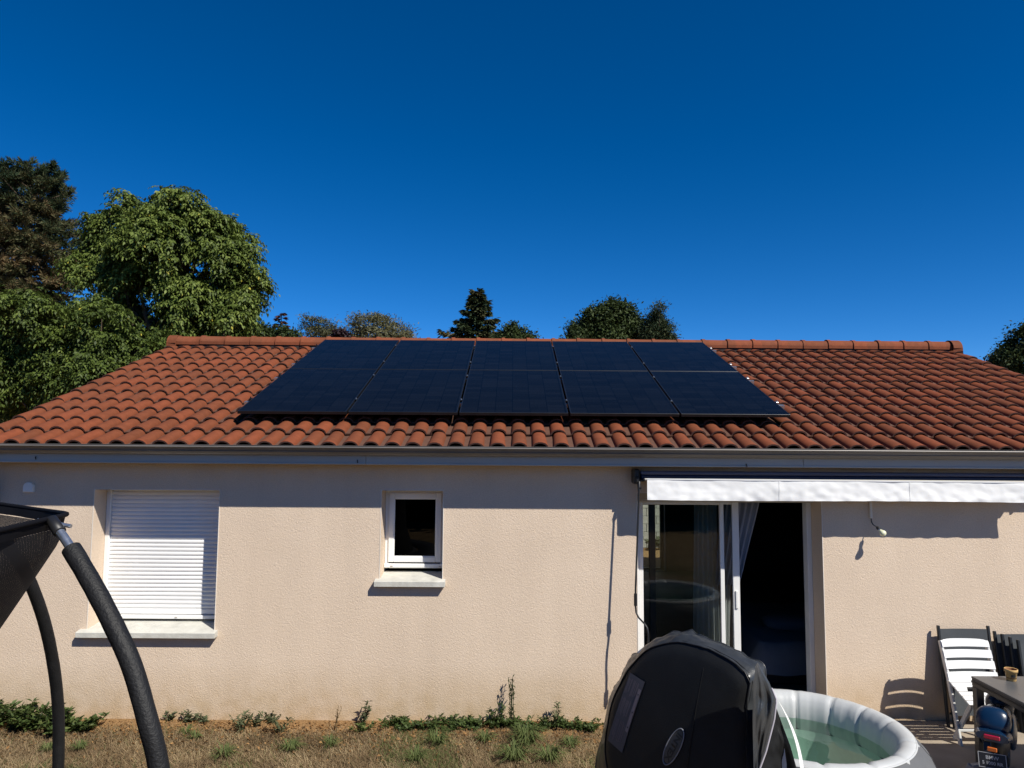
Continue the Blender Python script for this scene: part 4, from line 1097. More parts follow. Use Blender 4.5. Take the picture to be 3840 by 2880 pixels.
for x in (.003, TW-.063):
    for y in (-.063, -TD+.003):
        q = MB(); q.box((x, y, 0), (x+.06, y+.06, TH-.0755), bev=.004); q.build("leg", M['table'], tb)
pp = onZ(3783, 2547, .8)
pt = empty("plant_pot", (pp.x, pp.y-.03, tz+TH), "small empty ochre pot with dark label on the garden table", "pot")
q = MB(); q.lathe([(.001, .0), (.032, .0), (.034, .003), (.041, .068), (.046, .070), (.0475, .090), (.045, .092), (.042, .090)], 28); q.build("pot_body", M['pot'], pt)
q = MB(); q.lathe([(.042, .090), (.036, .02), (.001, .015)], 28); q.build("pot_inside", M['potin'], pt)
q = MB(); q.grid(lambda u, v: ((.0385+.003*v)*math.cos(R(-125+48*u)), (.0385+.003*v)*math.sin(R(-125+48*u)), .032+.020*v), 6, 1); q.build("label", M['label'], pt)

# ------------------------------------------------------------------ chairs against the wall
wc = empty("folding_chair", (4.16, -.45, tz), "white slatted plastic folding chair half folded in front of charcoal chair", "chair")
cw = .215
bt = Vector((0, .115, .83)); bj = Vector((0, .01, .52)); sfz = Vector((0, -.27, .41))
for i in range(4):
    t = i/3.0*.86 + .04
    p_ = bt.lerp(bj, t); d_ = (bj-bt).normalized()
    q = MB(); hw = cw+.003*i
    def fn(u, v, p_=p_, d_=d_, hw=hw):
        x = -hw+2*hw*u
        return (x, p_.y + d_.y*(v-.5)*.068 + .022*math.cos((u-.5)*math.pi) - .02, p_.z + d_.z*(v-.5)*.068 - (.018*abs(2*u-1)**6 if i == 0 and v < .5 else 0))
    q.grid(fn, 12, 2); q.grid(lambda u, v: tuple(Vector(fn(u, v))+Vector((0, .014, -.003)))[:3], 12, 2); q.build("back_slat", M['chairw'], wc)
for i in range(6):
    p_ = bj.lerp(sfz, .06+i/5*.92); d_ = (sfz-bj).normalized(); nrm = Vector((0, -d_.z, d_.y)); nrm = nrm if nrm.z > 0 else -nrm
    q = MB(); q.bar(p_-Vector((cw+.015, 0, 0)), p_+Vector((cw+.015, 0, 0)), .046, .014, up=nrm, bev=.004); q.build("seat_slat", M['chairw'], wc)
for s_ in (-1, 1):
    X = s_*(cw-.005)
    q = MB(); pts = [bt+Vector((X, .012, .0)), bj+Vector((X, .02, .03)), Vector((X, -.03, .33)), Vector((X, -.115, 0))]
    for a_, b_ in zip(pts[:-1], pts[1:]): q.bar(a_, b_+(b_-a_).normalized()*.006, .022, .042, up=(0, 1, .3), bev=.004)
    q.build("leg", M['chairw2'], wc)
    q = MB(); q.bar(sfz+Vector((X*.86, .03, -.02)), Vector((X*.86, .02, 0)), .022, .042, up=(0, 1, .3), bev=.004); q.build("leg", M['chairw2'], wc)
    q = MB(); q.bar(bj+Vector((X*.93, .0, -.025)), sfz+Vector((X*.93, 0, -.022)), .02, .026, bev=.003); q.build("seat_rail", M['chairw2'], wc)
q = MB(); q.bar((-cw, -.09, .12), (cw, -.09, .12), .03, .02, bev=.003); q.build("stretcher", M['chairw2'], wc)

def dark_chair(x0, x1, y, lean, label, ztop=.83):
    e_ = empty("folded_chair", ((x0+x1)/2, y, tz), label, "chair", "folded charcoal chairs along the wall")
    hw = (x1-x0)/2
    for s_ in (-1, 1):
        q = MB(); q.bar((s_*(hw-.012), 0, 0), (s_*(hw-.012), lean, ztop+.012), .024, .028, up=(0, 1, 0), bev=.004); q.build("leg", M['chaird'], e_)
        q = MB(); q.bar((s_*(hw-.045), -.035, 0), (s_*(hw-.04), lean*.6-.03, ztop*.62), .018, .024, up=(0, 1, 0), bev=.003); q.build("leg", M['chaird'], e_)
    q = MB(); q.grid(lambda u, v: (-(hw-.026)+2*(hw-.026)*u, lean*(.45+.53*v)-.006+.012*math.sin(u*math.pi), ztop*(.45+.53*v)), 10, 8); q.build("sling_back", M['sling'], e_)
    q = MB(); q.grid(lambda u, v: (-(hw-.05)+2*(hw-.05)*u, lean*(.1+.4*v)-.04+.01*math.sin(u*math.pi), ztop*(.12+.42*v)), 8, 6); q.build("sling_seat", M['sling'], e_)
    for z_ in (.12, .40): 
        q = MB(); q.bar((-hw+.025, lean*z_/ztop-.02, z_), (hw-.025, lean*z_/ztop-.02, z_), .018, .018, bev=.003); q.build("stretcher", M['chaird'], e_)
    return e_
dark_chair(4.085, 4.585, -.155, .10, "folded charcoal sling chair against the wall behind the white chair", .885)
lbls = ["folded charcoal chair leaning on the wall, flat against it, innermost of the leaning stack", "folded charcoal chair second from the wall in the leaning stack",
        "folded charcoal chair third from the wall in the leaning stack", "folded charcoal chair outermost of the leaning stack behind the table"]
for i in range(4):
    dark_chair(4.625+i*.035, 5.13+i*.035, -.17-i*.055, .12, lbls[i], .835-i*.012)

# ------------------------------------------------------------------ child's toy motorbike by the table
tm = empty("toy_motorbike", (3.62, -1.50, tz), "blue child's toy motorbike with stabilisers standing in the table's shade", "toy motorbike", rz=R(-38))
# local: +y forwards, tail towards -y
q = MB(); q.lathe([(.075, -.05), (.13, -.052), (.155, -.03), (.158, 0), (.155, .03), (.13, .052), (.075, .05)], 28)
wme = q.mesh("tyre"); wme.materials.append(M['tyre'])
q = MB(); q.lathe([(.001, -.03), (.06, -.035), (.078, -.05), (.078, .05), (.06, .035), (.001, .03)], 24); rme_ = q.mesh("rim"); rme_.materials.append(M['toygrey'])
for y in (0.02, .66):
    w_ = link("wheel", wme, None, tm); w_.location = (0, y, .16); w_.rotation_euler = (0, R(90), 0)
    link("rim", rme_, None, w_)
q = MB(); q.ellipsoid((0, .33, .34), .085, .26, .13, pw=.8); q.build("body", M['black'], tm)
q = MB(); q.ellipsoid((0, .40, .47), .095, .17, .085, pw=.75); q.build("fuel_tank", M['blue'], tm)
q = MB(); q.ellipsoid((0, .13, .455), .085, .17, .035, pw=.7); q.build("seat", M['black'], tm)
q = MB()
prof = [(-.14, .10, .055, .49), (-.05, .12, .075, .475), (.06, .115, .08, .45), (.17, .09, .07, .42)]
vs = []; nn = 14
for (y, wx, hz, zc) in prof:
    for k in range(nn):
        a_ = 2*math.pi*k/nn; vs.append((wx*math.copysign(abs(math.cos(a_))**.7, math.cos(a_)), y, zc+hz*.6*math.copysign(abs(math.sin(a_))**.7, math.sin(a_))))
q.add(vs, [(i*nn+k, i*nn+(k+1) % nn, (i+1)*nn+(k+1) % nn, (i+1)*nn+k) for i in range(3) for k in range(nn)], True); q.add(vs[:nn], [tuple(range(nn))[::-1]])
q.build("tail_fairing", M['blue'], tm)
q = MB(); q.box((-.05, -.152, .475), (.05, -.138, .505), bev=.005); q.build("tail_light", M['redr'], tm)
q = MB(); q.ellipsoid((0, .02, .56), .115, .075, .10, pw=.8, mtx=Matrix.Rotation(R(-25), 3, 'X')); q.build("seat_pad", M['blue'], tm)
q = MB(); q.bar((-.035, -.10, .44), (-.03, -.16, .30), .05, .02, bev=.004); q.build("plate_bracket", M['black'], tm)
q = MB(); q.box((-.03, -.168, .395), (.03, -.155, .425), bev=.004); q.build("reflector", M['orange'], tm)
pl = MB(); pmt = Matrix.Translation((.0, -.175, .335)) @ Matrix.Rotation(R(-18), 4, 'X') @ Matrix.Rotation(R(-4), 4, 'Y')
pl.box((-.085, -.004, -.050), (.085, .004, .050), pmt, bev=.003); plo = pl.build("number_plate", M['black'], tm)
pb = MB()
for lo, hi in (((-.086, -.006, -.051), (.086, -.0045, -.047)), ((-.086, -.006, .047), (.086, -.0045, .051)), ((-.086, -.006, -.0465), (-.082, -.0045, .0465)), ((.082, -.006, -.0465), (.086, -.0045, .0465))): pb.box(lo, hi, pmt)
pb.build("plate_border", M['letter'], plo)
for body, dz_, sz in (("BMW", .018, .034), ("S 1000 RR", -.018, .030)):
    me = text_mesh(body, sz, .0004)
    for v in me.vertices: v.co = pmt @ Vector((v.co.x, -.0052, v.co.y+dz_))
    me.materials.append(M['letter']); link("plate_lettering", me, None, plo)
q = MB(); q.bar((-.19, .60, .60), (.19, .60, .60), .02, .02, bev=.004); q.build("handlebar", M['black'], tm)
for s_ in (-1, 1):
    q = MB(); q.tube([(s_*.15, .60, .60), (s_*.21, .58, .595)], .016, 8); q.build("grip", M['black'], tm)
    q = MB(); q.tube([(s_*.11, .60, .61), (s_*.13, .59, .67)], .005, 6); q.ellipsoid((s_*.135, .585, .69), .035, .01, .022); q.build("mirror", M['chrome'], tm)
    q = MB(); q.bar((s_*.06, .04, .22), (s_*.15, -.02, .20), .05, .03, bev=.006); q.bar((s_*.15, -.02, .215), (s_*.20, -.03, .09), .045, .03, up=(0, 1, 0), bev=.006); st_ = q.build("stabiliser_arm", M['toygrey'], tm)
    q = MB(); q.lathe([(.001, -.018), (.05, -.018), (.058, -.008), (.058, .008), (.05, .018), (.001, .018)], 20); o = q.build("stabiliser_wheel", M['toygrey'], tm); o.location = (s_*.205, -.03, .059); o.rotation_euler = (0, R(90), 0)
    q = MB(); q.ellipsoid((s_*.09, .48, .36), .03, .16, .13, pw=.8); q.build("side_fairing", M['blue'], tm)
q = MB(); q.tube([(0, .60, .60), (0, .645, .40), (0, .66, .17)], .022, 8); q.build("fork", M['toygrey'], tm)
q = MB(); q.ellipsoid((0, .66, .50), .10, .08, .09, pw=.8); q.build("front_fairing", M['blue'], tm)
q = MB(); q.grid(lambda u, v: ((u-.5)*.15, .60+.08*v-.02*math.sin(u*math.pi), .66-.10*v+.03*math.sin(u*math.pi)), 8, 4); q.build("windscreen", M['black'], tm)

# ------------------------------------------------------------------ trampoline
TC = Vector((-2.78, -4.85, 0))
tp = empty("trampoline", (TC.x, TC.y, 0), "trampoline with black safety net and foam-wrapped curved poles", "trampoline")
def tbuild(mb, name, mat, par=None):
    o = mb.build(name, mat); o.parent = par or tp
    if par is None: o.matrix_parent_inverse = Matrix.Translation((-TC.x, -TC.y, 0))
    return o
nearp = [Vector(v) for v in ((-1.56, -4.53, 2.408), (-1.453, -4.59, 2.325), (-1.341, -4.64, 2.209), (-1.248, -4.68, 2.098), (-1.17, -4.71, 1.985), (-1.10, -4.74, 1.838), (-1.054, -4.75, 1.703), (-1.02, -4.76, 1.50), (-1.00, -4.77, 1.2), (-1.0, -4.77, .6), (-1.0, -4.77, 0.0))]
farp = [Vector(v) for v in ((-2.66, -3.55, 2.41), (-2.58, -3.43, 2.26), (-2.51, -3.30, 2.06), (-2.486, -3.20, 1.877), (-2.484, -3.09, 1.66), (-2.495, -2.98, 1.396), (-2.511, -2.90, 1.135), (-2.522, -2.86, .846), (-2.525, -2.85, .5), (-2.525, -2.85, 0))]
rot = Matrix.Rotation(R(180), 4, 'Z')
def around(pts): return [TC + (rot @ (p_-TC)) for p_ in pts]
def smooth(pts, n_=4):
    out = []
    P_ = [pts[0]] + pts + [pts[-1]]
    for i in range(1, len(P_)-2):
        for k in range(n_):
            t = k/n_; a_, b_, c_, d_ = P_[i-1], P_[i], P_[i+1], P_[i+2]
            out.append(.5*((2*b_)+(-a_+c_)*t+(2*a_-5*b_+4*c_-d_)*t*t+(-a_+3*b_-3*c_+d_)*t**3))
    return out + [pts[-1]]
def pole(pts):
    s_ = smooth(pts, 4)
    q = MB(); q.tube(s_[2:], .0145, 14); po = tbuild(q, "pole", M['steel'])
    k0 = min(range(len(s_)), key=lambda i: abs((s_[i]-s_[0]).length-.165))
    k1 = max(i for i, p_ in enumerate(s_) if p_.z > .42)
    q = MB(); fs_ = s_[k0:k1]
    q.tube(fs_, [.0295+.0012*noise.noise(Vector((i*.7, 0, 0))) for i in range(len(fs_))], 18); tbuild(q, "foam_sleeve", M['foam'])
    d_ = (s_[3]-s_[0]).normalized()
    q = MB(); q.tube([s_[0]-d_*.012, s_[0]-d_*.008, s_[0]+d_*.06, s_[0]+d_*.062], [.012, .019, .020, .016], 14); tbuild(q, "pole_cap", M['black'])
    q = MB(); q.tube([s_[0]+d_*.0-Vector((.05, 0, -.002)), s_[0]+d_*.02+Vector((.055, -.0, -.005))], .007, 8); tbuild(q, "eye_bolt", M['steel'])
for P_ in (nearp, farp, around(nearp), around(farp)): pole(P_)
HR, HZ = 1.245, 2.395
hoop = [TC+Vector((HR*math.cos(t), HR*math.sin(t), HZ+.02*math.cos(4*t-.7))) for t in np.linspace(0, 2*math.pi, 97)]
q = MB(); q.tube(hoop, .009, 8, cap=False); tbuild(q, "top_hoop", M['netband'])
def netgrid(fn, nu, nv, name, mat, uvs):
    q = MB(); q.grid(fn, nu, nv); me = q.mesh(name); me.materials.append(mat)
    ul = me.uv_layers.new(name="UVMap")
    n_ = nu+1
    for l in me.loops:
        i, j = l.vertex_index % n_, l.vertex_index//n_
        ul.data[l.index].uv = (i/nu*uvs[0], j/nv*uvs[1])
    o = link(name, me, None, tp); o.matrix_parent_inverse = Matrix.Translation((-TC.x, -TC.y, 0)); return o
def nr_(z):
    pts = [(2.40, HR), (2.30, 1.22), (2.15, 1.135), (1.93, 1.01), (1.6, .95), (1.2, .98), (.80, 1.10)]
    for (z0, r0_), (z1, r1_) in zip(pts[:-1], pts[1:]):
        if z <= z0 and z >= z1: t = (z0-z)/(z0-z1); return r0_*(1-t)+r1_*t
    return HR
def band(u, v):
    t = 2*math.pi*u; z = HZ-.006-.034*v + .02*math.cos(4*t-.7); r = nr_(z)+.004*math.sin(t*30)*v
    return (TC.x+r*math.cos(t), TC.y+r*math.sin(t), z)
netgrid(band, 128, 3, "net_hem", M['netband'], (1, 1))
def body_(u, v):
    t = 2*math.pi*u; z = HZ-.042-(1.54)*v + .02*math.cos(4*t-.7)*(1-v); r = nr_(min(z, 2.40)) + .012*math.sin(4*(t-.25))*(1-v) + .01*noise.noise(Vector((math.cos(t)*2, math.sin(t)*2, v*2)))
    return (TC.x+r*math.cos(t), TC.y+r*math.sin(t), z)
netgrid(body_, 160, 40, "safety_net", M['net'], (7.4, 1.5))
q = MB(); q.lathe([(.001, .80), (1.15, .80), (1.16, .795), (.001, .795)], 48); o = q.build("jumping_mat", M['matfab'], tp)
q = MB(); q.lathe([(1.18, .795), (1.20, .82), (1.55, .82), (1.58, .78), (1.55, .76), (1.2, .77)], 64); o = q.build("edge_pad", M['foam'], tp)
q = MB(); q.tube([Vector((1.60*math.cos(t), 1.60*math.sin(t), .74)) for t in np.linspace(0, 2*math.pi, 65)], .025, 8, cap=False); q.build("ring_frame", M['steel'], tp)
for t in (R(45), R(135), R(225), R(315)):
    q = MB(); q.tube([(1.6*math.cos(t-.25), 1.6*math.sin(t-.25), .74), (1.62*math.cos(t-.22), 1.62*math.sin(t-.22), .02), (1.62*math.cos(t+.22), 1.62*math.sin(t+.22), .02), (1.6*math.cos(t+.25), 1.6*math.sin(t+.25), .74)], .02, 8); q.build("leg", M['steel'], tp)

# ------------------------------------------------------------------ vegetation
def leaf_quads(P, D, NRM, ln_, wd_, fold=0.25):
    """P base points, D long axis, NRM rough normal; one folded diamond (2 quads as 1 bent quad) per leaf"""
    D = D/np.linalg.norm(D, axis=1, keepdims=True)
    S = np.cross(D, NRM); S /= np.linalg.norm(S, axis=1, keepdims=True)+1e-9
    U = np.cross(S, D)
    ln_ = np.asarray(ln_)[:, None]; wd_ = np.asarray(wd_)[:, None]
    a = P; b = P + D*ln_*.45 + S*wd_*.5 + U*wd_*fold; c = P + D*ln_ - U*ln_*.08; d = P + D*ln_*.45 - S*wd_*.5 + U*wd_*fold
    V = np.stack([a, b, c, d], 1).reshape(-1, 3)
    Q = np.arange(len(P)*4).reshape(-1, 4)
    return V, Q
def rdir(n):
    v = rng.normal(size=(n, 3)); return v/np.linalg.norm(v, axis=1, keepdims=True)
def px_lobes(lobes, Y, spread):
    out = []
    mpp = (Y-CAM.y)/FPX
    for (x, y, r) in lobes:
        p_ = onY(x, y, Y); out.append((p_.x, Y+rng.uniform(-1, 1)*spread, p_.z, r*mpp))
    return np.array(out)
def foliage(lobes, nclump, per, crad, lsize, aspect=.5, droop=.35, toneb=(0.2, .8), rare=0.0, flat=.7, outw=.6, topgreen=None):
    r = lobes[:, 3]; w = r**2; w = w/w.sum()
    idx = rng.choice(len(lobes), nclump, p=w)
    d = rdir(nclump); d[:, 2] = d[:, 2]*.9+.12; d /= np.linalg.norm(d, axis=1, keepdims=True)
    rad = r[idx]*(0.62+.42*rng.random(nclump)**.6)
    C = lobes[idx, :3]+d*rad[:, None]
    # drop clumps buried deep in other lobes
    keep = np.ones(nclump, bool)
    for L_ in lobes: keep &= np.linalg.norm(C-L_[:3], axis=1) > L_[3]*.55
    C, d = C[keep], d[keep]; n = len(C)
    k = per
    cs_ = crad*(.55+.9*rng.random(n))
    off = rng.normal(size=(n, k, 3))*cs_[:, None, None]*.5; off[..., 2] *= flat
    P = (C[:, None]+off).reshape(-1, 3)
    outd = np.repeat(d, k, 0)
    D = rdir(n*k)*.9 + outd*outw; D[:, 2] -= droop
    NR = rdir(n*k)*.65 + outd*.5; NR[:, 2] += .65
    sz = lsize*(.65+.7*rng.random(n*k))
    V, Q = leaf_quads(P, D, NR, sz, sz*aspect)
    ct = rng.uniform(-.18, .18, n)
    tone = np.clip(rng.uniform(toneb[0], toneb[1], n*k)+np.repeat(ct, k), 0, .92)
    if topgreen is not None:
        zz = P[:, 2]; t = np.clip((zz-topgreen[0])/(topgreen[1]-topgreen[0]), 0, 1); tone = np.clip(tone*(1-t)+t*.18*rng.random(n*k)+.0, 0, 1)
    if rare > 0: tone = np.where(rng.random(n*k) < rare, .98, tone)
    return V, Q, tone
def compound(lobes, nclump, nrac, L, lsize, toneb, rare, gap=-.30):
    """drooping compound leaves: leaflets in pairs along a curved stalk, stalks bunched at twig ends"""
    r = lobes[:, 3]; w = r**1.7; w = w/w.sum()
    idx = rng.choice(len(lobes), nclump, p=w)
    d = rdir(nclump); d[:, 2] = d[:, 2]*.9+.15; d /= np.linalg.norm(d, axis=1, keepdims=True)
    C = lobes[idx, :3]+d*(r[idx]*(.66+.34*rng.random(nclump)**.5))[:, None]
    keep = np.array([noise.noise(Vector(c)*.85) > gap for c in C])
    for L_ in lobes: keep &= np.linalg.norm(C-L_[:3], axis=1) > L_[3]*.5
    C, d = C[keep], d[keep]; n = len(C)
    ct = np.repeat(rng.uniform(-.2, .2, n), nrac)
    B = np.repeat(C, nrac, 0)+rng.normal(size=(n*nrac, 3))*.07
    D = rdir(n*nrac)*.9+np.repeat(d, nrac, 0)*.75; D[:, 2] = D[:, 2]*.5+.12; D /= np.linalg.norm(D, axis=1, keepdims=True)
    LL = L*(.6+.7*rng.random(n*nrac))
    S = np.cross(D, [0, 0, 1.0]); S /= np.linalg.norm(S, axis=1, keepdims=True)+1e-6
    PP, DD, NN, SZ, TT = [], [], [], [], []
    for k in range(7):
        t = .25+.75*(k//2)/3.0; sd_ = (1 if k % 2 else -1) if k < 6 else 0
        P = B+D*(LL*t)[:, None]; P[:, 2] -= .55*LL*t*t
        dl = D*.55+S*(.8*sd_)+rng.normal(size=D.shape)*.18; dl[:, 2] -= .45+.5*t
        nn = S*(-.25*sd_)+D*.35+rng.normal(size=D.shape)*.3; nn[:, 2] += .85
        PP.append(P); DD.append(dl); NN.append(nn); SZ.append(lsize*(.7+.5*rng.random(len(B)))); TT.append(np.clip(rng.uniform(*toneb, len(B))+ct, 0, .92))
    tone = np.concatenate(TT); tone = np.where(rng.random(len(tone)) < rare, .98, tone)
    sz = np.concatenate(SZ); V, Q = leaf_quads(np.concatenate(PP), np.concatenate(DD), np.concatenate(NN), sz, sz*.44)
    return V, Q, tone
def limbs(mb, x, y, z0, ztop, r0_, lobes, nb_=14):
    t0 = Vector((x, y, z0)); t1 = Vector((x+.1, y, ztop))
    pts = [t0.lerp(t1, i/6)+Vector((.08*math.sin(i*1.7), .08*math.cos(i*1.3), 0)) for i in range(7)]
    mb.tube(pts, [r0_*(1.15-i*.13) for i in range(7)], 10)
    for i in range(nb_):
        L_ = lobes[i % len(lobes)]; a = pts[2+i % 4]; b = Vector(L_[:3])+Vector((0, 0, L_[3]*.2)); mid = a.lerp(b, .5)+Vector((0, 0, -.12*(b-a).length))
        mb.tube([a, a.lerp(mid, .6), mid, mid.lerp(b, .6), b], [r0_*.42, r0_*.34, r0_*.26, r0_*.17, r0_*.06], 7)
def tree(name, label, cat, lobes, mat, nclump, per, crad, lsize, base=None, r0_=.16, group=None, nb_=14, **kw):
    cx = lobes[:, 0].mean() if base is None else base[0]; cy = lobes[:, 1].mean() if base is None else base[1]
    e_ = empty(name, (cx, cy, 0), label, cat, group)
    V, Q, tn = compound(lobes, nclump, per, crad, lsize, kw['toneb'], kw['rare']) if kw.pop('comp', False) else foliage(lobes, nclump, per, crad, lsize, **kw)
    V = V - np.array([cx, cy, 0])
    link("crown", np_mesh("crown", V, Q, tn), mat, e_)
    mb = MB(); lb_ = lobes.copy(); lb_[:, 0] -= cx; lb_[:, 1] -= cy
    limbs(mb, 0, 0, -.1, lobes[:, 2].mean()+.3*(lobes[:, 2].max()-lobes[:, 2].mean()), r0_, lb_, nb_); mb.build("trunk", M['bark'], e_)
    return e_
def conifer(name, label, px, ytop, hw, Y, mat, n_br, per, lsize, group=None, cone=1.0, tone=(0.1, .9), zlow=.22, droop=.25, ybase=1275, brown_top=False, irregular=.25, base_z=0.0):
    """cone of drooping boughs; hw = half width in photo pixels at pixel row ybase"""
    mpp = (Y-CAM.y)/FPX
    top = onY(px, ytop, Y); H = top.z; zb = onY(px, ybase, Y).z
    slope = hw*mpp/(H-zb)
    e_ = empty(name, (top.x, Y, 0), label, "tree", group)
    PP, DD, NN, SZ, TT = [], [], [], [], []
    mb = MB(); mb.tube([(0, 0, -.1), (0.03, 0, H*.5), (0, 0, H*.99)], [H*.018, H*.011, .012], 8)
    for i in range(n_br):
        t = (i+.5)/n_br
        z = H*(zlow+(1-zlow)*t**.9); az = i*2.39996+rng.normal()*.2
        L_ = max(.10, (H-z)*slope*cone*(1+irregular*rng.normal()*.8)) + .05
        o = Vector((math.cos(az), math.sin(az), 0))
        tip_dz = -droop*L_ + .16*L_
        if i % 3 == 0: mb.tube([(0, 0, z), o*L_*.5+Vector((0, 0, z-droop*L_*.35)), o*L_*.93+Vector((0, 0, z+tip_dz))], [.035*L_**.5, .02*L_**.5, .006], 5)
        n = int(per*(.4+L_/(H*slope*.8)))
        s_ = rng.random(n)**.6
        base_ = np.array([o.x, o.y, 0])*(s_*L_)[:, None]; base_[:, 2] = z - droop*L_*np.sin(s_*2.2)*.8 + .16*L_*s_
        sd_ = np.array([-o.y, o.x, 0]); base_ += sd_*(rng.normal(size=n)*.20*L_*(1.15-s_))[:, None]; base_[:, 2] += rng.normal(size=n)*.035*L_
        dirv = np.array([o.x, o.y, -.25]) + sd_*rng.normal(size=n)[:, None]*.7 + rng.normal(size=(n, 3))*.25
        PP.append(base_); DD.append(dirv); NN.append(np.tile([0, 0, 1.0], (n, 1))+rng.normal(size=(n, 3))*.5); SZ.append(lsize*(.6+.8*rng.random(n)))
        bt_ = rng.uniform(*tone); 
        if brown_top and t > .55: bt_ = .7+.3*rng.random()
        TT.append(np.clip(bt_+rng.normal(size=n)*.12, 0, 1))
    P = np.concatenate(PP); sz = np.concatenate(SZ)
    V, Q = leaf_quads(P, np.concatenate(DD), np.concatenate(NN), sz, sz*.34, .15)
    link("crown", np_mesh("crown", V, Q, np.concatenate(TT)), mat, e_)
    mb.build("trunk", M['bark'], e_)
    return e_

# big walnut behind the left end of the house
WY = 13.0
lob = px_lobes([(x+(30 if x < 420 else 0), y+(48 if y < 900 else 28 if y < 1000 else 8), r*.93) for (x, y, r) in ((440, 820, 105), (545, 800, 100), (690, 790, 85), (785, 850, 105), (845, 950, 85), (880, 1050, 80), (640, 930, 140), (470, 950, 120), (750, 1020, 125), (395, 930, 70), (420, 1070, 100),
                (590, 1100, 140), (730, 1150, 120), (870, 1160, 80), (850, 1250, 90), (690, 1250, 110), (500, 1220, 120), (330, 1110, 70), (945, 1060, 36), (885, 835, 34), (415, 760, 34), (500, 740, 38), (595, 735, 34), (685, 728, 38), (745, 735, 34),
                (350, 850, 36), (320, 890, 22), (815, 775, 38), (840, 810, 30), (915, 930, 40), (960, 1000, 24), (935, 1120, 36), (915, 1200, 40), (310, 1010, 46), (260, 1060, 40), (360, 800, 24))], WY, .9)
tree("walnut_tree", "tall broad green walnut tree with a few yellow leaves behind the roof", "tree", lob, M['walnut'], 2500, 8, .34, .125, base=(-9.6, WY), r0_=.22, nb_=36, toneb=(.1, .85), rare=.005, comp=True)
LY = 10.5
lob = px_lobes([(270, 1290, 90), (200, 1330, 110), (380, 1340, 110), (520, 1320, 90), (130, 1400, 120), (280, 1420, 130), (420, 1420, 100), (70, 1500, 110), (190, 1500, 110), (10, 1420, 100), (620, 1310, 70), (110, 1270, 90), (20, 1260, 90), (440, 1230, 80), (300, 1190, 85), (200, 1210, 85), (120, 1180, 60)], LY, .9)
tree("leafy_tree", "low bushy green tree filling the gap between conifer and tiled roof", "tree", lob, M['walnut'], 1900, 7, .28, .105, base=(-10.2, LY), r0_=.14, toneb=(.0, .62), rare=.003, comp=True)
# tall mottled conifer at the far left
CY = 17.0
def bough_tree():
    e_ = empty("conifer_tree", (-16.6, CY, 0), "tall dark conifer with brown dying needles beside the walnut tree", "tree")
    mpp = (CY-CAM.y)/FPX; O = np.array([-16.6, CY, 0])
    ax = onY(95, 1000, CY).x
    rad = [(570, 10), (600, 40), (640, 85), (700, 110), (740, 145), (800, 130), (860, 165), (930, 190), (1000, 190), (1100, 165), (1250, 170), (1500, 190), (1900, 150)]
    def rr(y): return np.interp(y, [a for a, b in rad], [b for a, b in rad])*mpp
    PP, DD, NN, SZ, TT = [], [], [], [], []
    mb = MB(); mb.tube([(ax-O[0], 0, -.1), (ax-O[0], 0, 6), (ax-O[0], 0, onY(95, 660, CY).z)], [.3, .2, .05], 10)
    tops = [(107, 612), (191, 620), (8, 632), (150, 628), (55, 632), (228, 655), (-30, 640)]
    jobs = []
    for (px, py) in tops:
        a = onY(95+(px-95)*.4, 700, CY); b = onY(px, py, CY); jobs.append((np.array(a), np.array(b)-np.array(a), .05))
    nb_ = 330
    for i in range(nb_):
        y = 640+(1640-640)*((i+.5)/nb_)**.9
        az = i*2.39996+rng.normal()*.25
        z = onY(95, y, CY).z; L_ = rr(y)*(.75+.4*rng.random())
        el = np.interp(y, [640, 800, 1000, 1600], [.75, .35, .05, -.18])+rng.normal()*.1
        d = np.array([math.cos(az), math.sin(az), el]); d *= L_/math.hypot(d[0], d[1])
        jobs.append((np.array([ax, CY, z-el*L_*.6]), d, np.interp(y, [650, 760, 850], [.06, .36, .62])))
    for k, (p0, d, tb) in enumerate(jobs):
        L_ = np.linalg.norm(d); dn = d/L_
        if k % 2 == 0: mb.tube([p0-O, p0+d*.5-O, p0+d-O], [.05, .03, .008], 5)
        tw = [(p0, d, 1.0)]
        sd_ = np.cross(dn, [0, 0, 1.0]); sd_ /= np.linalg.norm(sd_)+1e-6
        for q_ in range(6):
            t = rng.uniform(.3, .95); s2 = rng.choice([-1, 1]); tw.append((p0+d*t, (dn*.55+sd_*s2*rng.uniform(.4, 1)+np.array([0, 0, rng.uniform(-.25, .45)]))*L_*rng.uniform(.2, .36), .7))
        bt_ = tb+rng.normal()*.16
        for (a, v_, f) in tw:
            lv_ = np.linalg.norm(v_); n = int(30+85*lv_)
            t = rng.random(n)**.8; t = .25+.75*t if f == 1.0 else t
            axd = v_/lv_; rd = rdir(n); rd -= axd*(rd@axd)[:, None]
            P = a+v_*t[:, None]+rd*.035
            PP.append(P-O); DD.append(axd*.75+rd*.9); NN.append(rdir(n)); SZ.append(rng.uniform(.11, .19, n)); TT.append(np.clip(bt_+rng.normal(size=n)*.14, 0, 1))
    sz = np.concatenate(SZ)
    V, Q = leaf_quads(np.concatenate(PP), np.concatenate(DD), np.concatenate(NN), sz, sz*.2, .1)
    link("crown", np_mesh("crown", V, Q, np.concatenate(TT)), M['needle'], e_); mb.build("trunk", M['bark'], e_)
bough_tree()

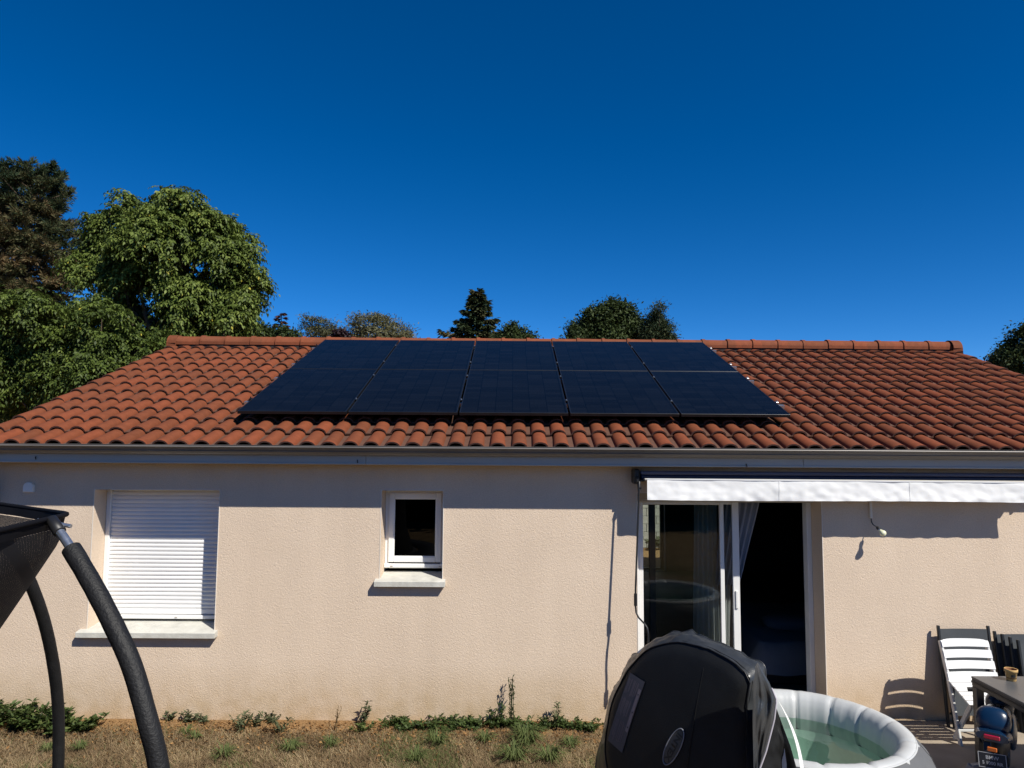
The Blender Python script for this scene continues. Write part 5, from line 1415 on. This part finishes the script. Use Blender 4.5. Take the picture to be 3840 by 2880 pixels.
FG = "trees beyond the roof ridge"
conifer("spruce_tree", "pointed brownish spruce rising above the ridge tiles on its own", 1790, 1088, 108, 33.0, M['needle'], 150, 330, .30, None, tone=(.05, .62), droop=.20, irregular=.22)
lob = px_lobes([(1920, 1268, 40), (1955, 1262, 32), (1985, 1280, 24), (1925, 1236, 20), (1900, 1300, 40), (1950, 1320, 60)], 30.0, .3)
tree("small_green_tree", "small dark green tree crown just right of the spruce", "tree", lob, M['leafdk'], 260, 40, .3, .16, nb_=5, r0_=.08)
lob = px_lobes([(2190, 1245, 50), (2240, 1205, 45), (2295, 1180, 42), (2330, 1190, 40), (2265, 1265, 70), (2350, 1240, 60), (2385, 1230, 40), (2170, 1285, 45), (2395, 1290, 55), (2300, 1310, 90)], 37.0, .8)
tree("oak_tree", "broad rounded dark oak crown above the ridge", "tree", lob, M['leafdk'], 900, 46, .48, .20, r0_=.2, toneb=(.1, 1.0))
lob = px_lobes([(2467, 1160, 13), (2463, 1185, 20), (2476, 1200, 20), (2450, 1212, 22), (2468, 1232, 34), (2495, 1240, 26), (2440, 1250, 30), (2470, 1280, 55), (2510, 1268, 20)], 35.0, .5)
tree("cypress_tree", "narrow pointed grey-green tree touching the oak's right side", "tree", lob, M['needle'], 420, 40, .36, .17, nb_=5, r0_=.1, aspect=.3, toneb=(.0, .34))
conifer("red_cypress_tree", "small pointed tree with reddish top beside the walnut", 1056, 1172, 40, 26.0, M['redneedle'], 80, 120, .18, None, cone=.9, droop=.05, irregular=.35)
lob = px_lobes([(985, 1262, 40), (1020, 1275, 35), (1060, 1265, 32), (1095, 1268, 32), (1000, 1310, 50), (1060, 1320, 60)], 24.0, .4)
tree("shrubby_tree", "low shrubby green tree below the reddish pointed tree", "tree", lob, M['leafdk'], 300, 40, .26, .15, nb_=5, r0_=.07)
lob = px_lobes([(1172, 1205, 20), (1195, 1222, 24), (1160, 1232, 18), (1225, 1228, 22), (1190, 1255, 38), (1240, 1250, 22), (1150, 1262, 30), (1210, 1285, 50), (1255, 1262, 16)], 25.0, .4)
tree("feathery_tree", "airy feathery green tree with gaps between its branches", "tree", lob, M['olive'], 120, 46, .38, .14, nb_=9, r0_=.07, aspect=.25, toneb=(0, .4), flat=.25)
lob = px_lobes([(1272, 1255, 18), (1285, 1262, 16), (1260, 1268, 18), (1275, 1285, 24)], 24.0, .2)
tree("purple_shrub", "small dark purple-leaved shrub peeking over the ridge", "shrub", lob, M['purple'], 110, 30, .18, .13, nb_=3, r0_=.04)
lob = px_lobes([(1370, 1215, 30), (1405, 1215, 34), (1440, 1222, 36), (1350, 1240, 30), (1475, 1238, 36), (1505, 1248, 28), (1420, 1260, 60), (1340, 1262, 22), (1380, 1290, 60), (1480, 1290, 60), (1525, 1262, 16)], 29.0, .6)
tree("olive_tree", "pale olive-green spreading tree left of the spruce above the ridge", "tree", lob, M['olive'], 330, 46, .5, .15, nb_=11, r0_=.1, aspect=.28, toneb=(.1, 1.0), flat=.3)
lob = px_lobes([(3850, 1300, 70), (3830, 1270, 30), (3800, 1355, 60), (3880, 1380, 100), (3800, 1420, 70)], 24.0, .6)
tree("dark_tree", "dark tree crown beside the right-hand roof edge", "tree", lob, M['leafdk'], 420, 40, .36, .15, nb_=6, r0_=.12, toneb=(.0, .5))
lob = px_lobes([(3755, 1335, 25), (3740, 1360, 22), (3770, 1365, 30), (3760, 1400, 50)], 27.0, .3)
tree("small_dark_tree", "small dark tree crown between roof edge and larger dark tree", "tree", lob, M['leafdk'], 150, 40, .28, .15, nb_=4, r0_=.07)
# unseen hedge added behind the camera so the window glass reflects dark foliage
he = empty("added_hedge", (0, -17, 0), "tall green hedge added out of view to darken the window reflections", "hedge")
q = MB(); q.box((-24, -.5, 0), (24, .5, 3.1)); q.build("core", M['leafdk'], he)
n = 16000; P = np.stack([rng.uniform(-24, 24, n), rng.uniform(-.9, .9, n), rng.uniform(0, 3.9, n)], 1)
V, Q = leaf_quads(P, rdir(n), rdir(n), np.full(n, .3), np.full(n, .2)); link("foliage", np_mesh("foliage", V, Q, rng.random(n)), M['leafdk'], he)

# ------------------------------------------------------------------ weeds along the wall
def plant(name, label, x, y, h, spread, nstem, nleaf, lsize, mat, group=None, aspect=.4, cat="weed", z=0.0, lean=(0, 0), toneb=(0, 1), stiff=.4, leafout=.9):
    PP, DD, NN, TT = [], [], [], []
    mb_v = []
    for s_ in range(nstem):
        a = rng.uniform(0, 2*math.pi); ll = h*(.55+.5*rng.random())
        d = np.array([math.cos(a)*spread*(.3+rng.random())+lean[0], math.sin(a)*spread*(.3+rng.random())*.8+lean[1], ll])
        r0_ = np.array([rng.normal()*spread*.25, rng.normal()*spread*.2, 0])
        mb_v.append((r0_, d))
        n = nleaf; t = rng.random(n)**.75
        bend = (t**2)[:, None]*np.array([d[0], d[1], 0])*stiff
        P = r0_ + d*t[:, None] + bend
        az = rng.uniform(0, 2*math.pi, n)
        D = np.stack([np.cos(az)*leafout, np.sin(az)*leafout, rng.uniform(-.1, .9, n)], 1)
        PP.append(P); DD.append(D); NN.append(np.stack([rng.normal(size=n)*.5, rng.normal(size=n)*.5, np.ones(n)], 1)); TT.append(rng.uniform(*toneb, n))
    P = np.concatenate(PP); n = len(P)
    sz = lsize*(.5+.8*rng.random(n))
    V, Q = leaf_quads(P, np.concatenate(DD), np.concatenate(NN), sz, sz*aspect, .2)
    # stems as thin three-sided strips
    SVv, SQ = [], []; b0 = len(V)
    for (r0_, d) in mb_v:
        for k in range(3):
            t0, t1 = k/3, (k+1)/3
            p0 = r0_+d*t0+(t0**2)*np.array([d[0], d[1], 0])*stiff; p1 = r0_+d*t1+(t1**2)*np.array([d[0], d[1], 0])*stiff
            w_ = .004*(1-.2*k)
            for ax in (np.array([1, 0, 0]), np.array([0, 1, 0])):
                SQ.append([b0+len(SVv)+i for i in range(4)]); SVv += [p0-ax*w_, p0+ax*w_, p1+ax*w_*.8, p1-ax*w_*.8]
    V = np.concatenate([V, np.array(SVv)]); Q = np.concatenate([Q, np.array(SQ)])
    tone = np.concatenate([np.concatenate(TT), np.full(len(SQ), .3)])
    o = link(name, np_mesh(name, V, Q, tone), mat); o.location = (x, y, z)
    return tag(o, label, cat, group)
G1 = "leafy weeds massed at the wall under the shutter end"
for i in range(15):
    x = -5.25+i*.094+rng.normal()*.02
    plant("leafy_weed", "dense green leafy weed massed at the wall foot near the left corner", x, -.16+rng.normal()*.08-.06*(i % 2), (.16+.10*rng.random()-(.05 if i > 11 else 0)), .12, 11, 30, .058, M['weed'], G1, toneb=(0, .9))
G2 = "low weeds in the strip left of the spa cover"
for i in range(26):
    x = -1.12+i*.075+rng.normal()*.03
    plant("creeping_weed", "low dark green weed in the continuous strip along the wall beside the spa cover", x, -.09+rng.normal()*.04-.05*(i % 2)*(1 if i > 10 else .6), (.055+.05*rng.random()), .10, 8, 20, .042, M['weed'], G2, toneb=(0, .65))
spots = [((640, 2705), .09, "small dark weed tuft under the shutter sill's right end"), ((712, 2710), .12, "pale upright weed just right of the shutter sill"), ((765, 2712), .06, "tiny weed between the shutter and small window"),
         ((895, 2745), .16, "branching grey-green weed on the bare soil, leftmost of three"), ((960, 2725), .15, "compact grey-green weed in the middle of three"), ((1055, 2745), .19, "wide spreading weed, rightmost of three on the soil"),
         ((1015, 2712), .10, "thin weed close to the wall behind the spreading weed")]
for (pxy, h, lb_) in spots:
    p_ = onZ(*pxy); plant("wild_weed", lb_, p_.x, p_.y, h, h*.6, 7, 16, .045, M['weedgrey'], aspect=.32, toneb=(0, .8))
p_ = onZ(1352, 2715); plant("leaning_weed", "upright weed with dark leaning shadow below the small window", p_.x+.03, -.13, .27, .055, 5, 26, .05, M['weedgrey'], aspect=.32, lean=(.02, 0), toneb=(0, .5))
plant("weed_foot", "low round weed at the foot of the upright weed", p_.x+.02, -.22, .08, .08, 7, 16, .045, M['weed'])
p_ = onZ(1920, 2715); plant("tall_weed", "tall thin seeding weed stalk standing in the weed strip", p_.x, -.10, .46, .035, 5, 24, .042, M['weedgrey'], aspect=.28, leafout=.35, toneb=(0, .55))
p_ = onZ(1862, 2715); plant("bushy_weed", "short bushy dark weed left of the tall stalk", p_.x, -.10, .22, .05, 6, 22, .045, M['weed'], aspect=.3, toneb=(0, .3))
p_ = onZ(2085, 2715); plant("pale_weed", "pale grey-green weed between tall stalk and spa cover", p_.x, -.10, .26, .05, 5, 20, .042, M['weedgrey'], aspect=.3, toneb=(.5, 1))
for (pxy, lb_) in (((1215, 2705), "bare dried weed stems left of the leaning weed, curling"), ((1255, 2740), "bare dried weed stems on the soil, forked")):
    p_ = onZ(*pxy); plant("dry_weed", lb_, p_.x, p_.y, .30, .05, 4, 3, .03, M['weeddry'], aspect=.25)
def tuft(name, label, x, y, n, h, spread, mat, toneb, group=None):
    a = rng.uniform(0, 2*math.pi, n); r = spread*rng.random(n)**.5*.35
    P0 = np.stack([np.cos(a)*r, np.sin(a)*r, np.zeros(n)], 1); hh = h*(.5+.6*rng.random(n))
    out = np.stack([np.cos(a), np.sin(a), np.zeros(n)], 1)*(spread*(.4+.9*rng.random(n)))[:, None]+rng.normal(size=(n, 3))*.01
    P1 = P0+out*.45+np.array([0, 0, 1])*hh[:, None]*.75; P2 = P0+out+np.array([0, 0, 1])*(hh*.62)[:, None]
    sd_ = np.stack([-np.sin(a), np.cos(a), np.zeros(n)], 1)*.0035
    V = np.stack([P0-sd_, P0+sd_, P1+sd_, P1-sd_, P2, P2], 1)
    V = np.stack([P0-sd_, P0+sd_, P1+sd_, P1-sd_, P1-sd_, P1+sd_, P2+sd_*.2, P2-sd_*.2], 1).reshape(-1, 3)
    o = link(name, np_mesh(name, V, np.arange(n*8).reshape(-1, 4), np.repeat(rng.uniform(*toneb, n), 2)), mat); o.location = (x, y, 0)
    return tag(o, label, "grass tuft", group)
G3 = "green grass tufts in the dry lawn"
for i, (pxy, n, h, sp_) in enumerate((((1975, 2790), 170, .17, .16), ((1930, 2850), 150, .15, .16), ((2060, 2850), 110, .13, .14), ((1640, 2790), 90, .13, .12), ((1560, 2850), 80, .10, .12), ((1240, 2800), 70, .10, .09), ((1090, 2815), 70, .10, .11), ((840, 2835), 80, .10, .12), ((300, 2810), 50, .08, .08), ((180, 2815), 50, .08, .08), ((700, 2750), 40, .07, .07), ((735, 2770), 40, .07, .07), ((1820, 2780), 70, .10, .10), ((2140, 2800), 70, .09, .10))):
    p_ = onZ(*pxy); tuft("grass_tuft", "green grass tuft growing out of the dry lawn" if i > 1 else "large arching green grass tuft below the tall weed stalk", p_.x, p_.y, n, h, sp_, M['grass'], (.70, 1.0), G3 if i > 1 else "large green grass tufts below the tall weed stalk")

# dry lawn blades
def blades(n, x0, x1, y0, y1, hmin, hmax, w_):
    X = rng.uniform(x0, x1, n); Y = rng.uniform(y0, y1, n)
    nv = np.array([noise.noise(Vector((a*1.3, b*1.9, 0.5))) for a, b in zip(X, Y)])
    nb_ = np.array([noise.noise(Vector((a*4.0, b*4.0, 7.5))) for a, b in zip(X, Y)])
    keep = rng.random(n) < np.clip((-Y-.10-.08*nb_)*5.0, .05, 1)
    X, Y, nv = X[keep], Y[keep], nv[keep]; n = len(X)
    a = rng.uniform(0, 2*math.pi, n); h = rng.uniform(hmin, hmax, n)
    P0 = np.stack([X, Y, np.full(n, -.015)], 1); ben = h*rng.uniform(.4, 2.8, n)
    tip = P0+np.stack([np.cos(a)*ben, np.sin(a)*ben, h], 1)
    sd_ = np.stack([-np.sin(a), np.cos(a), np.zeros(n)], 1)*w_*rng.uniform(.6, 1.2, n)[:, None]
    V = np.stack([P0-sd_, P0+sd_, tip+sd_*.25, tip-sd_*.25], 1).reshape(-1, 3)
    tone = np.where(rng.random(n) < np.clip((nv-.10)*1.3, .04, .5), rng.uniform(.70, 1.0, n), np.clip(rng.uniform(.0, .64, n)*.75+.10+.30*np.array([noise.noise(Vector((a*2.6, b*3.4, 11.0))) for a, b in zip(X, Y)]), 0, .64))
    return V, np.arange(n*4).reshape(-1, 4), tone
V1, Q1, T1 = blades(95000, -5.6, 1.0, -1.5, -.01, .012, .052, .0026)
V2, Q2, T2 = blades(30000, -9.0, 1.0, -7.5, -1.5, .03, .08, .005)
V = np.concatenate([V1, V2]); Q = np.concatenate([Q1, Q2+len(V1)])
tag(link("grass", np_mesh("grass", V, Q, np.concatenate([T1, T2])), M['grass']), "short dried lawn grass in front of the house", "grass", kind='stuff')
# dead leaves and crumbs of soil below the wall
n = 4200; P = np.stack([rng.uniform(-5.4, 1.0, n), -.02-np.abs(rng.normal(size=n))*.32, rng.uniform(.004, .02, n)], 1)
D = rdir(n); D[:, 2] *= .3; NR = rdir(n)*.5; NR[:, 2] += 1; sz = .012+.03*rng.random(n)**2
V, Q = leaf_quads(P, D, NR, sz, sz*.6, .3)
tag(link("leaf_litter", np_mesh("leaf_litter", V, Q, rng.random(n)), M['litter']), "dead leaves and straw scattered on the bare soil", "leaf litter", kind='stuff')
# weeds at the foot of the block wall behind the house
for i in range(3):
    plant("backyard_weed", "leafy plant at the foot of the block wall behind the house", 2.9+i*.75, 11.0, .35, .3, 9, 30, .10, M['weedgrey'], "plants under the block wall", cat="plant")
